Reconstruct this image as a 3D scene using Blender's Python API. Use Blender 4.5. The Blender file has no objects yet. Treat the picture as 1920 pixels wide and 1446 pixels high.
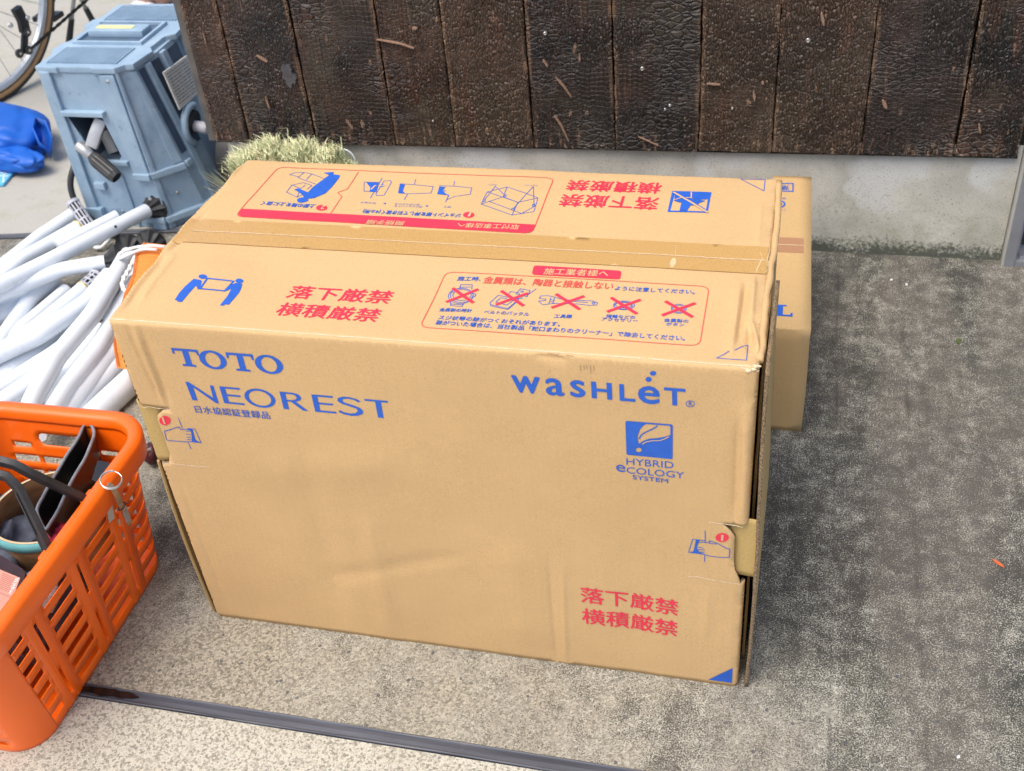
import bpy, bmesh, math, random
import numpy as np
from mathutils import Vector, Matrix, noise
from mathutils.geometry import delaunay_2d_cdt
random.seed(7)
rad = math.radians
sc = bpy.context.scene
COL = sc.collection

# ------------------------------------------------------------------ camera
F_PX, CX, CY, CZ, YAW, PITCH, ROLL = 2130.65, 0.82164, -1.00858, 1.3234, -0.292218, 0.660515, -0.100981
CP = Vector((CX, CY, CZ))
FW = Vector((math.sin(YAW)*math.cos(PITCH), math.cos(YAW)*math.cos(PITCH), -math.sin(PITCH)))
_rt = Vector((math.cos(YAW), -math.sin(YAW), 0)); _up = _rt.cross(FW)
RT = _rt*math.cos(ROLL) + _up*math.sin(ROLL)
UP = -_rt*math.sin(ROLL) + _up*math.cos(ROLL)
cam_d = bpy.data.cameras.new('camera'); cam = bpy.data.objects.new('camera', cam_d); COL.objects.link(cam)
cam.matrix_world = Matrix(((RT.x, UP.x, -FW.x, CP.x), (RT.y, UP.y, -FW.y, CP.y), (RT.z, UP.z, -FW.z, CP.z), (0, 0, 0, 1)))
cam_d.sensor_width = 36; cam_d.lens = F_PX/1920*36; cam_d.clip_start = 0.05; cam_d.clip_end = 500
cam_d.dof.use_dof = True; cam_d.dof.focus_distance = 1.52; cam_d.dof.aperture_fstop = 9
sc.camera = cam

# ------------------------------------------------------------------ light
SUN_EL, SUN_AZ = 66, 215          # overcast daylight, brightest part of the sky behind the viewer's left
w = bpy.data.worlds.new('World'); sc.world = w; w.use_nodes = True
nt = w.node_tree; sky = nt.nodes.new('ShaderNodeTexSky'); sky.sky_type = 'NISHITA'; sky.sun_disc = False
sky.sun_elevation = rad(SUN_EL); sky.sun_rotation = rad(SUN_AZ); sky.air_density = 1.0; sky.dust_density = 4.0; sky.ozone_density = 0.6
nt.links.new(sky.outputs[0], nt.nodes['Background'].inputs[0]); nt.nodes['Background'].inputs[1].default_value = 0.15
sd = bpy.data.lights.new('sun', 'SUN'); sd.energy = 1.5; sd.angle = rad(38); sd.color = (1, .955, .875)
so = bpy.data.objects.new('sun', sd); COL.objects.link(so)
a, e = rad(SUN_AZ), rad(SUN_EL)
sdir = Vector((math.sin(a)*math.cos(e), math.cos(a)*math.cos(e), math.sin(e)))
so.rotation_euler = sdir.to_track_quat('Z', 'Y').to_euler()
sc.view_settings.view_transform = 'Standard'; sc.view_settings.look = 'None'; sc.view_settings.gamma = 1
sc.view_settings.exposure = 0.62

# ------------------------------------------------------------------ helpers
def at(x, y, n=(0, 0, 1), p=(0, 0, 0)):
    """point of the plane (n, p) seen at photo pixel x, y"""
    d = FW + RT*((x-960)/F_PX) - UP*((y-723)/F_PX); n = Vector(n)
    return CP + d*((Vector(p)-CP).dot(n)/d.dot(n))
def gz(x, y, z=0.0): return at(x, y, (0, 0, 1), (0, 0, z))
def zz(scale, ox, oy): return lambda pts: [(ox+x/scale, oy+y/scale) for x, y in pts]

MATS = {}
class NT:
    """small node-building helper"""
    def __init__(s, name):
        s.m = bpy.data.materials.new(name); s.m.use_nodes = True; s.t = s.m.node_tree; s.b = s.t.nodes['Principled BSDF']
        MATS[name] = s.m; s._tc = None
    def n(s, typ, **kw):
        nd = s.t.nodes.new(typ)
        for k, v in kw.items(): setattr(nd, k, v)
        return nd
    def put(s, sock, v):
        if isinstance(v, bpy.types.NodeSocket): s.t.links.new(v, sock)
        elif isinstance(v, (tuple, list)) and len(v) == 3 and sock.type == 'RGBA': sock.default_value = (*v, 1)
        else: sock.default_value = v
    @property
    def obj(s):
        if s._tc is None: s._tc = s.n('ShaderNodeTexCoord')
        return s._tc.outputs['Object']
    def mapped(s, scale=(1, 1, 1), rot=(0, 0, 0), loc=(0, 0, 0), src=None):
        mp = s.n('ShaderNodeMapping'); s.put(mp.inputs[0], src or s.obj); mp.inputs['Scale'].default_value = scale
        mp.inputs['Rotation'].default_value = rot; mp.inputs['Location'].default_value = loc; return mp.outputs[0]
    def noise(s, scale, detail=4, rough=.55, vec=None, dist=0, out=0):
        nd = s.n('ShaderNodeTexNoise'); s.put(nd.inputs['Vector'], vec or s.obj); nd.inputs['Scale'].default_value = scale
        nd.inputs['Detail'].default_value = detail; nd.inputs['Roughness'].default_value = rough; nd.inputs['Distortion'].default_value = dist
        return nd.outputs[out]
    def voro(s, scale, vec=None, feature='F1', out='Distance', rnd=1):
        nd = s.n('ShaderNodeTexVoronoi', feature=feature); s.put(nd.inputs['Vector'], vec or s.obj); nd.inputs['Scale'].default_value = scale
        nd.inputs['Randomness'].default_value = rnd
        return nd.outputs[out]
    def ramp(s, fac, stops, interp='LINEAR'):
        nd = s.n('ShaderNodeValToRGB'); s.put(nd.inputs[0], fac); r = nd.color_ramp; r.interpolation = interp
        while len(r.elements) < len(stops): r.elements.new(.5)
        for el, (p, c) in zip(r.elements, stops):
            el.position = p; el.color = (c, c, c, 1) if isinstance(c, (int, float)) else (*c, 1)
        return nd.outputs[0]
    def mix(s, fac, a, b, mode='MIX'):
        nd = s.n('ShaderNodeMix', data_type='RGBA', blend_type=mode); s.put(nd.inputs[0], fac); s.put(nd.inputs[6], a); s.put(nd.inputs[7], b); return nd.outputs[2]
    def math(s, op, a, b=0.0, c=0.0, clamp=False):
        nd = s.n('ShaderNodeMath', operation=op, use_clamp=clamp); s.put(nd.inputs[0], a); s.put(nd.inputs[1], b); s.put(nd.inputs[2], c); return nd.outputs[0]
    def sep(s, vec=None):
        nd = s.n('ShaderNodeSeparateXYZ'); s.put(nd.inputs[0], vec or s.obj); return nd.outputs
    def comb(s, x, y, z):
        nd = s.n('ShaderNodeCombineXYZ'); s.put(nd.inputs[0], x); s.put(nd.inputs[1], y); s.put(nd.inputs[2], z); return nd.outputs[0]
    def bump(s, h, strength=.3, dist=.001, prev=None):
        nd = s.n('ShaderNodeBump'); s.put(nd.inputs['Height'], h); nd.inputs['Strength'].default_value = strength; nd.inputs['Distance'].default_value = dist
        if prev is not None: s.put(nd.inputs['Normal'], prev)
        return nd.outputs[0]
    def attr(s, name, out='Fac'):
        return s.n('ShaderNodeAttribute', attribute_name=name).outputs[out]
    def done(s, base, rough=.6, normal=None, **kw):
        s.put(s.b.inputs['Base Color'], base); s.put(s.b.inputs['Roughness'], rough)
        if normal is not None: s.put(s.b.inputs['Normal'], normal)
        for k, v in kw.items(): s.put(s.b.inputs[k.replace('_', ' ')], v)
        return s.m

def simple(name, col, rough=.5, var=.12, vscale=30, bump=.1, bscale=200, metallic=0.0, **kw):
    s = NT(name); c2 = tuple(max(0, v*(1-var)) for v in col); c3 = tuple(min(1, v*(1+var)) for v in col)
    c = s.mix(s.ramp(s.noise(vscale), [(.3, 0), (.7, 1)]), c2, c3)
    r = s.math('MULTIPLY_ADD', s.noise(vscale*2), .25, rough-.12, clamp=True)
    return s.done(c, r, s.bump(s.noise(bscale), bump, .0006), Metallic=metallic, **kw)

def mesh_obj(name, verts, faces, mats, parent=None, smooth=False, mi=None, loc=None):
    """one mesh object; verts are world coordinates, made relative to the parent (or loc)"""
    o_ = Vector((0, 0, 0))
    if parent is not None: o_ = Vector(parent['wloc'])
    elif loc is not None: o_ = Vector(loc)
    me = bpy.data.meshes.new(name)
    V = np.array([tuple(v) for v in verts], float) - np.array(o_)
    me.from_pydata(V.tolist(), [], faces)
    if not isinstance(mats, (list, tuple)): mats = [mats]
    for m in mats: me.materials.append(m)
    if mi is not None: me.polygons.foreach_set('material_index', mi)
    if smooth: me.polygons.foreach_set('use_smooth', [True]*len(me.polygons))
    me.update()
    o = bpy.data.objects.new(name, me); COL.objects.link(o)
    if parent is not None:
        o.parent = parent; o['wloc'] = tuple(o_)
    else:
        o.location = o_; o['wloc'] = tuple(o_)
    return o

def thing(name, label, cat, loc=(0, 0, 0), group=None):
    o = bpy.data.objects.new(name, None); COL.objects.link(o); o.location = loc; o.empty_display_size = .05
    o['wloc'] = tuple(loc); o['label'] = label; o['category'] = cat
    if group: o['group'] = group
    return o
def tag(o, label, cat, group=None, kind=None):
    if label: o['label'] = label
    if cat: o['category'] = cat
    if group: o['group'] = group
    if kind: o['kind'] = kind
    return o

class MB:
    """collects shapes into one mesh"""
    def __init__(s): s.v = []; s.f = []; s.m = []
    def add(s, v, f, m=0):
        k = len(s.v); s.v += [Vector(p) for p in v]; s.f += [[i+k for i in q] for q in f]; s.m += [m]*len(f); return s
    def box(s, lo, hi, m=0, bev=0.0, mat=None):
        bm = bmesh.new(); bmesh.ops.create_cube(bm, size=1)
        for v in bm.verts:
            v.co = Vector([lo[i]+(v.co[i]+.5)*(hi[i]-lo[i]) for i in range(3)])
        if bev > 0: bmesh.ops.bevel(bm, geom=bm.edges[:], offset=bev, segments=2, affect='EDGES', profile=.7)
        return s.bm(bm, m, mat)
    def bm(s, bm, m=0, mat=None):
        bm.verts.ensure_lookup_table(); bm.verts.index_update()
        vs = [(mat @ v.co if mat else v.co.copy()) for v in bm.verts]; fs = [[v.index for v in f.verts] for f in bm.faces]; bm.free(); return s.add(vs, fs, m)
    def hexa(s, p, m=0, bev=0.0):
        """8 corners: bottom ring (4), top ring (4)"""
        bm = bmesh.new(); vs = [bm.verts.new(q) for q in p]
        for q in ((3, 2, 1, 0), (4, 5, 6, 7), (0, 1, 5, 4), (1, 2, 6, 5), (2, 3, 7, 6), (3, 0, 4, 7)): bm.faces.new([vs[i] for i in q])
        if bev > 0: bmesh.ops.bevel(bm, geom=bm.edges[:], offset=bev, segments=2, affect='EDGES', profile=.7)
        return s.bm(bm, m)
    def prism(s, ring, d, m=0, bev=0.0):
        """polygon (3D points) pushed along d"""
        bm = bmesh.new(); n = len(ring); d = Vector(d)
        a = [bm.verts.new(p) for p in ring]; b = [bm.verts.new(Vector(p)+d) for p in ring]
        bm.faces.new(a[::-1]); bm.faces.new(b)
        for i in range(n): bm.faces.new((a[i], a[(i+1) % n], b[(i+1) % n], b[i]))
        bmesh.ops.recalc_face_normals(bm, faces=bm.faces[:])
        if bev > 0: bmesh.ops.bevel(bm, geom=bm.edges[:], offset=bev, segments=2, affect='EDGES', profile=.7)
        return s.bm(bm, m)
    def tube(s, pts, r, seg=12, m=0, caps=True, closed=False):
        pts = [Vector(p) for p in pts]; n = len(pts)
        if not isinstance(r, (list, tuple)): r = [r]*n
        vs = []; fs = []; prev = None
        for i, p in enumerate(pts):
            if closed: t = (pts[(i+1) % n]-pts[i-1]).normalized()
            else: t = ((pts[min(i+1, n-1)]-pts[max(i-1, 0)])).normalized()
            if prev is None: u = t.orthogonal().normalized()
            else: u = (prev - t*prev.dot(t)).normalized()
            prev = u; w_ = t.cross(u)
            for k in range(seg):
                a_ = 2*math.pi*k/seg; vs.append(p + (u*math.cos(a_)+w_*math.sin(a_))*r[i])
        m_ = n if closed else n-1
        for i in range(m_):
            for k in range(seg):
                a0 = i*seg+k; a1 = i*seg+(k+1) % seg; b0 = ((i+1) % n)*seg+k; b1 = ((i+1) % n)*seg+(k+1) % seg
                fs.append([a0, a1, b1, b0])
        if caps and not closed: fs.append(list(range(seg))[::-1]); fs.append([(n-1)*seg+k for k in range(seg)])
        return s.add(vs, fs, m)
    def lathe(s, prof, o, axis, seg=24, m=0, star=None):
        """prof: (r, h) pairs turned about axis from o"""
        axis = Vector(axis).normalized(); u = axis.orthogonal().normalized(); w_ = axis.cross(u); o = Vector(o)
        vs = []; fs = []
        for j, (r, h) in enumerate(prof):
            for k in range(seg):
                a_ = 2*math.pi*k/seg; rr = r*(star(j, k) if star else 1)
                vs.append(o + axis*h + (u*math.cos(a_)+w_*math.sin(a_))*rr)
        for j in range(len(prof)-1):
            for k in range(seg): fs.append([j*seg+k, j*seg+(k+1) % seg, (j+1)*seg+(k+1) % seg, (j+1)*seg+k])
        return s.add(vs, fs, m)
    def sphere(s, c, r, sub=2, m=0, sc_=(1, 1, 1)):
        bm = bmesh.new(); bmesh.ops.create_icosphere(bm, subdivisions=sub, radius=1)
        for v in bm.verts: v.co = Vector((v.co.x*r*sc_[0], v.co.y*r*sc_[1], v.co.z*r*sc_[2])) + Vector(c)
        return s.bm(bm, m)
    def strip(s, pts, wdt, nrm, m=0):
        """flat ribbon along pts lying on normal nrm"""
        pts = [Vector(p) for p in pts]; nrm = Vector(nrm)
        for a_, b_ in zip(pts, pts[1:]):
            t = (b_-a_).normalized(); sd_ = t.cross(nrm).normalized()*wdt/2
            s.add([a_-sd_, a_+sd_, b_+sd_, b_-sd_], [[0, 1, 2, 3]], m)
        return s
    def build(s, name, mats, parent=None, smooth=False, loc=None, angle=None):
        o = mesh_obj(name, s.v, s.f, mats, parent, smooth, s.m, loc)
        if angle is not None:
            o.data.polygons.foreach_set('use_smooth', [True]*len(o.data.polygons))
            bm = bmesh.new(); bm.from_mesh(o.data)
            for e_ in bm.edges:
                if len(e_.link_faces) == 2 and e_.calc_face_angle(0) > angle: e_.smooth = False
                elif len(e_.link_faces) < 2: e_.smooth = False
            bm.to_mesh(o.data); bm.free()
        return o

def pts_in_poly(P, poly):
    x, y = P[:, 0], P[:, 1]; ins = np.zeros(len(P), bool); n = len(poly)
    for i in range(n):
        x1, y1 = poly[i]; x2, y2 = poly[(i+1) % n]
        if y1 == y2: continue
        c = ((y1 > y) != (y2 > y)) & (x < (x2-x1)*(y-y1)/(y2-y1)+x1); ins ^= c
    return ins
def densify(poly, step, closed=True):
    out = []; n = len(poly)
    for i in range(n if closed else n-1):
        a_ = Vector(poly[i][:2]); b_ = Vector(poly[(i+1) % n][:2]); k = max(1, int((b_-a_).length/step+.5))
        for j in range(k): out.append(tuple(a_.lerp(b_, j/k)))
    if not closed: out.append(tuple(poly[-1][:2]))
    return out
def cdt_sheet(outline, holes=(), grid=(), step=.01):
    """triangulated flat sheet with holes: returns (n,2) points and triangles"""
    V = []; E = []
    for lp in [outline, *holes]:
        d_ = densify(lp, step); k = len(V); V += d_; E += [(k+i, k+(i+1) % len(d_)) for i in range(len(d_))]
    G = np.array(grid, float) if len(grid) else np.zeros((0, 2))
    if len(G):
        keep = pts_in_poly(G, outline)
        for h in holes: keep &= ~pts_in_poly(G, h)
        B = np.array(V); keep2 = np.ones(len(G), bool)
        for i in range(0, len(G), 2000):
            dd = np.min(np.hypot(G[i:i+2000, None, 0]-B[None, :, 0], G[i:i+2000, None, 1]-B[None, :, 1]), axis=1)
            keep2[i:i+2000] = dd > step*.3
        V += [tuple(p) for p in G[keep & keep2]]
    vs, es, fs, *_ = delaunay_2d_cdt([Vector(p) for p in V], E, [], 0, 1e-6)
    P = np.array([tuple(v) for v in vs]); T = np.array([f for f in fs if len(f) == 3])
    C_ = P[T].mean(axis=1); ok = pts_in_poly(C_, outline)
    for h in holes: ok &= ~pts_in_poly(C_, h)
    T = T[ok]
    ar = (P[T[:, 1], 0]-P[T[:, 0], 0])*(P[T[:, 2], 1]-P[T[:, 0], 1])-(P[T[:, 2], 0]-P[T[:, 0], 0])*(P[T[:, 1], 1]-P[T[:, 0], 1])
    T[ar < 0] = T[ar < 0][:, ::-1]
    used = np.unique(T); mp = -np.ones(len(P), int); mp[used] = np.arange(len(used))
    return P[used], mp[T]
def solidify(o, t, off=-1.0):
    md = o.modifiers.new('thickness', 'SOLIDIFY'); md.thickness = t; md.offset = off; md.use_even_offset = False; return md

# ------------------------------------------------------------------ materials
def m_cardboard(name, base=(.605, .398, .192), flute='x', speck=1.0):
    s = NT(name)
    big = s.noise(4, 3); fine = s.noise(900, 2, .7); mid = s.noise(160, 3, .6)
    c = s.mix(s.ramp(big, [(.3, 0), (.7, 1)]), tuple(v*.95 for v in base), tuple(v*1.05 for v in base))
    c = s.mix(s.ramp(fine, [(.30, 1), (.5, 0)]), c, tuple(v*.72 for v in base))
    c = s.mix(s.ramp(mid, [(.55, 0), (.8, .35)]), c, tuple(min(1, v*1.18) for v in base))
    fl = s.noise(1, 1, .3, vec=s.mapped((260, 260, 3) if flute == 'x' else (3, 260, 260)))
    c = s.mix(s.ramp(fl, [(.35, .10), (.6, 0)]), c, tuple(v*.8 for v in base))
    h = s.math('ADD', s.math('MULTIPLY', fl, .6), s.math('MULTIPLY', fine, .5))
    n1 = s.bump(h, .12, .0005); n2 = s.bump(s.noise(14, 3), .35, .004, n1)
    return s.done(c, .72, n2, Specular_IOR_Level=.25)
CARD = m_cardboard('cardboard'); CARD_TOP = CARD
CARD_IN = m_cardboard('inner_cardboard', (.50, .345, .15)); CARD2 = m_cardboard('second_box_cardboard', (.56, .375, .175))
def m_corr():
    s = NT('corrugated_edge')
    wv = s.n('ShaderNodeTexWave', wave_type='BANDS', bands_direction='DIAGONAL'); s.put(wv.inputs[0], s.obj); wv.inputs['Scale'].default_value = 95; wv.inputs['Distortion'].default_value = 9; wv.inputs['Detail Scale'].default_value = 4
    c = s.ramp(wv.outputs[1], [(.30, (.15, .10, .06)), (.62, (.33, .23, .13))]); return s.done(c, .9, s.bump(wv.outputs[1], .6, .002))
CORR = m_corr()
INK_B = simple('blue_ink', (.017, .105, .50), .55, .08, 60, .03, 500)
INK_R = simple('red_ink', (.74, .035, .075), .55, .06, 60, .03, 500)
INK_O = simple('red_line_ink', (.66, .085, .07), .6, .06, 60, .03, 500)
INK_W = simple('bare_board', (.62, .40, .21), .7, .06, 300, .03, 500)
TORN = simple('torn_paper_edge', (.74, .58, .38), .9, .2, 300, .5, 600)
SCUFF = simple('scuffed_paper', (.70, .55, .36), .8, .15, 300, .2, 500)
TAPESC = simple('whitened_tape', (.66, .48, .27), .5, .15, 300, .2, 500)
DIRT = simple('dark_scuff', (.33, .22, .12), .8, .2, 300, .1, 500)
CREASE = simple('pressed_crease', (.43, .27, .135), .8, .12, 200, .1, 500)
def m_tape(name, col, rough):
    s = NT(name); c = s.mix(s.ramp(s.noise(700, 2), [(.3, 1), (.55, 0)]), col, tuple(v*.75 for v in col))
    return s.done(c, rough, s.bump(s.noise(25, 3), .15, .002), Coat_Weight=.25, Coat_Roughness=.3)
TAPE = m_tape('clear_tape_over_board', (.54, .325, .115), .42); TAPE2 = m_tape('brown_tape', (.44, .235, .13), .42)

def m_char():
    s = NT('charred_cedar')
    tone = s.attr('tone'); edge = s.attr('edge')
    x, y, z = s.sep()
    wob = s.noise(9, 3, .6, out=1)
    q = s.n('ShaderNodeVectorMath', operation='MULTIPLY_ADD'); s.put(q.inputs[0], wob); q.inputs[1].default_value = (.022, 0, .022); s.put(q.inputs[2], s.obj)
    wob2 = s.noise(70, 2, .6, out=1)
    q2 = s.n('ShaderNodeVectorMath', operation='MULTIPLY_ADD'); s.put(q2.inputs[0], wob2); q2.inputs[1].default_value = (.004, 0, .004); s.put(q2.inputs[2], q.outputs[0])
    P = q2.outputs[0]
    # checkered char cells: rows of curled blocks in columns that follow the grain, looser scales in other patches
    px, py, pz = s.sep(P)
    u = s.math('MULTIPLY', px, 105.0); col = s.math('FLOOR', u); fx = s.math('SUBTRACT', u, col)
    wn = s.n('ShaderNodeTexWhiteNoise', noise_dimensions='1D'); s.put(wn.inputs['W'], col)
    v = s.math('ADD', s.math('MULTIPLY', pz, 96.0), s.math('MULTIPLY', wn.outputs[0], .55)); row = s.math('FLOOR', v); fz = s.math('SUBTRACT', v, row)
    ver = s.ramp(s.math('ABSOLUTE', s.math('SUBTRACT', fx, .5)), [(.36, 1), (.5, .55)])
    hor = s.ramp(fz, [(0, 0), (.10, .85), (.80, 1.0), (.93, .9), (1, 0)])
    blk = s.math('MULTIPLY', ver, hor)
    vw = s.voro(1, s.mapped((52, 1, 100), src=P), 'DISTANCE_TO_EDGE'); vt = s.voro(1, s.mapped((190, 1, 70), src=P), 'DISTANCE_TO_EDGE')
    sel = s.ramp(s.math('ADD', s.noise(7, 2), s.math('MULTIPLY', tone, .25)), [(.50, 0), (.62, 1)])
    sel2 = s.ramp(s.noise(5, 2, vec=s.mapped(loc=(9, 0, 2))), [(.42, 0), (.55, 1)])
    cell = s.mix(sel, s.mix(sel2, blk, s.ramp(vw, [(0, 0), (.16, 1)])), s.ramp(vt, [(0, .2), (.2, 1)]))
    grain = s.noise(1, 4, .65, vec=s.mapped((330, 1, 12), src=P))
    fine = s.noise(260, 3, .7)
    amp = s.ramp(s.noise(11, 3), [(.35, .35), (.6, 1)])
    h = s.math('ADD', s.math('MULTIPLY', cell, amp), s.math('ADD', s.math('MULTIPLY', grain, .6), s.math('MULTIPLY', fine, .3)))
    black = (.014, .011, .010); brown = (.085, .043, .027); olive = (.085, .062, .036); red = (.115, .045, .026)
    c = s.mix(s.ramp(s.noise(6, 4, .6), [(.38, 0), (.62, 1)]), black, brown)
    c = s.mix(s.ramp(s.noise(5, 4, .6, vec=s.mapped(loc=(3, 1, 7))), [(.45, 0), (.64, 1)]), c, olive)
    c = s.mix(s.ramp(s.noise(1, 3, vec=s.mapped((26, 1, 5))), [(.56, 0), (.70, .8)]), c, red)
    c = s.mix(s.ramp(cell, [(0, .75), (.7, 0)]), c, (.008, .006, .006))
    c = s.mix(s.ramp(grain, [(.36, .7), (.5, 0)]), c, (.010, .008, .007))
    # raw wood where the char has flaked off: at board edges, in chips and in thin slashes
    ew = s.math('MULTIPLY', s.ramp(edge, [(.55, 0), (1, 1)]), s.ramp(s.noise(1, 4, .7, vec=s.mapped((60, 1, 9))), [(.43, 0), (.56, 1)]))
    chip = s.math('MAXIMUM', s.ramp(s.noise(1, 3, .5, vec=s.mapped((60, 1, 28))), [(.68, 0), (.715, 1)]), s.math('MULTIPLY', s.ramp(s.noise(1, 4, .65, vec=s.mapped((150, 1, 7), loc=(4, 0, 2))), [(.60, 0), (.68, .55)]), s.ramp(s.noise(6, 2), [(.45, 0), (.6, 1)])))
    low = s.math('MULTIPLY', s.ramp(z, [(.235, 1), (.29, 0)]), s.ramp(s.noise(1, 4, .7, vec=s.mapped((95, 1, 25))), [(.55, 0), (.62, 1)]))
    c = s.mix(s.ramp(tone, [(0, .55), (.6, 0)]), c, (.016, .014, .014)); c = s.mix(s.ramp(tone, [(.45, 0), (1, .5)]), c, (.12, .075, .045))
    raw = s.math('MAXIMUM', s.math('MAXIMUM', ew, chip), low)
    raw = s.math('MULTIPLY', raw, s.ramp(grain, [(.40, .15), (.58, 1)]))
    wood = s.mix(s.noise(40, 2), (.30, .165, .085), (.40, .26, .17))
    c = s.mix(raw, c, wood)
    r = s.math('ADD', s.ramp(s.noise(30, 3), [(.3, .28), (.7, .52)]), s.math('MULTIPLY', raw, .3))
    n = s.bump(h, 1.0, .0062)
    return s.done(c, r, n, Specular_IOR_Level=.55, Coat_Weight=.16, Coat_Roughness=.22)
CHAR = m_char()

def m_concrete_wall():
    s = NT('cast_concrete_plinth'); x, y, z = s.sep()
    c = s.mix(s.ramp(s.noise(9, 4, .6), [(.35, 0), (.65, 1)]), (.44, .425, .365), (.60, .575, .50))
    c = s.mix(s.ramp(s.noise(5, 3, .6, vec=s.mapped(loc=(2, 2, 2))), [(.55, 0), (.62, .8)]), c, (.61, .61, .58))
    c = s.mix(s.ramp(s.noise(330, 2, .6), [(.30, .9), (.42, 0)]), c, (.20, .20, .18))
    c = s.mix(s.ramp(s.voro(70), [(.06, .9), (.10, 0)]), c, (.09, .10, .085))
    mf = s.math('ADD', s.math('MULTIPLY', s.math('SUBTRACT', s.noise(13, 3, .6), .5), .5), s.math('ADD', s.noise(110, 4, .8), s.math('MULTIPLY', s.math('SUBTRACT', .030, z), 8.0)))
    up = s.ramp(mf, [(.46, 0), (.64, 1)])
    mid = s.ramp(s.math('SUBTRACT', z, s.math('MULTIPLY', s.noise(8, 4, .7), .16)), [(-.04, 1), (.05, 0)])
    c = s.mix(s.math('MULTIPLY', mid, s.ramp(s.noise(14, 4, .7), [(.45, .0), (.65, .55)])), c, (.30, .31, .22))
    c = s.mix(s.math('MULTIPLY', up, .9), c, (.05, .06, .04))
    c = s.mix(s.ramp(z, [(.19, 0), (.24, .45)]), c, (.25, .25, .24))
    return s.done(c, .85, s.bump(s.noise(220, 4, .7), .5, .0012))
PLINTH = m_concrete_wall()

def m_ground():
    """worn exposed-aggregate concrete"""
    s = NT('weathered_concrete'); x, y, z = s.sep()
    n1 = s.noise(2.6, 5, .62, vec=s.mapped(loc=(5.3, 2.1, 0))); n2 = s.noise(9, 5, .65); n3 = s.noise(34, 4, .7)
    # paste visible between the grains varies: light beige to the front left, dark algae towards the back right
    pos = s.math('ADD', s.math('MULTIPLY', x, .34), s.math('MULTIPLY', y, .42))
    f = s.math('ADD', s.math('ADD', pos, s.math('MULTIPLY', s.math('SUBTRACT', n1, .5), .75)), s.math('MULTIPLY', s.math('SUBTRACT', n2, .5), .55))
    dark = s.ramp(f, [(-.04, .12), (.20, .75), (.36, 1)])
    gap_dark = s.attr('stain_shade')  # stains plus painted shade, stored on the slab's vertices
    dark = s.math('MAXIMUM', dark, gap_dark)
    streak = s.ramp(s.noise(1, 3, .5, vec=s.mapped((7, 1.0, 1), loc=(1, 3, 0))), [(.46, 0), (.56, 1)])
    g1 = s.noise(470, 3, .75); g2 = s.voro(300, out='Color'); g2b = s.n('ShaderNodeSeparateColor'); s.put(g2b.inputs[0], g2)
    light = s.mix(s.ramp(g2b.outputs[0], [(.1, 0), (.8, 1)]), (.165, .148, .112), (.44, .402, .318))
    light = s.mix(s.ramp(g1, [(.36, .85), (.49, 0)]), light, (.085, .080, .066))
    darkc = s.mix(n2, (.024, .028, .026), (.058, .060, .052))
    darkc = s.mix(s.ramp(n1, [(.4, 0), (.6, .7)]), darkc, (.074, .064, .057))
    # grains still bare inside the dark areas: clustered specks
    spk_d = s.math('ADD', s.math('MULTIPLY', n3, .75), s.math('MULTIPLY', n2, .35))
    thr = s.math('SUBTRACT', s.math('ADD', g1, s.math('MULTIPLY', spk_d, .45)), s.math('MULTIPLY', dark, .23))
    spk = s.ramp(s.math('ADD', thr, s.math('MULTIPLY', s.math('SUBTRACT', s.noise(16, 4, .7, vec=s.mapped((1.6, .55, 1), loc=(1, 8, 3))), .5), .22)), [(.545, 0), (.605, 1)])
    lightspk = s.mix(s.ramp(g2b.outputs[1], [(0, 0), (1, 1)]), (.25, .24, .20), (.56, .55, .47))
    cd = s.mix(spk, darkc, lightspk)
    cd = s.mix(s.math('MULTIPLY', streak, .25), cd, (.22, .19, .165))
    c = s.mix(s.math('MULTIPLY', dark, .96), light, cd)
    xw = s.math('ADD', x, s.math('MULTIPLY', s.math('SUBTRACT', s.noise(6, 3), .5), .012))
    for xx, wd_ in ((1.047, .006), (.925, .004)):
        ln = s.math('MULTIPLY', s.ramp(s.math('DIVIDE', s.math('ABSOLUTE', s.math('SUBTRACT', xw, xx)), wd_), [(.2, 1), (1, 0)]), s.ramp(s.noise(1, 3, .6, vec=s.mapped((3, 7, 1))), [(.42, 0), (.6, .42)]))
        c = s.mix(ln, c, (.035, .033, .032))
    # dark pebbles
    pb = s.voro(58); pc = s.n('ShaderNodeSeparateColor'); s.put(pc.inputs[0], s.voro(58, out='Color'))
    peb = s.math('MULTIPLY', s.ramp(s.math('ADD', pb, s.math('MULTIPLY', s.noise(200, 2), .18)), [(.22, 1), (.27, 0)]), s.ramp(pc.outputs[0], [(.60, 0), (.62, 1)]))
    c = s.mix(s.math('MULTIPLY', peb, .85), c, s.mix(pc.outputs[1], (.055, .065, .08), (.16, .15, .15)))
    h = s.math('ADD', s.math('MULTIPLY', g1, .9), s.math('MULTIPLY', g2b.outputs[0], .35))
    return s.done(c, s.ramp(dark, [(0, .88), (1, .75)]), s.bump(h, .8, .0018), Specular_IOR_Level=.22)
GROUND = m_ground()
def m_apron():
    s = NT('pale_brushed_concrete')
    c = s.mix(s.noise(3, 4, .6), (.33, .32, .28), (.46, .44, .39)); c = s.mix(s.ramp(s.noise(12, 4, .7), [(.5, 0), (.7, .6)]), c, (.30, .30, .23))
    c = s.mix(s.ramp(s.noise(300, 2), [(.3, .5), (.45, 0)]), c, (.2, .19, .17)); return s.done(c, .85, s.bump(s.noise(250, 3), .3, .001))
APRON = m_apron()
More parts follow.
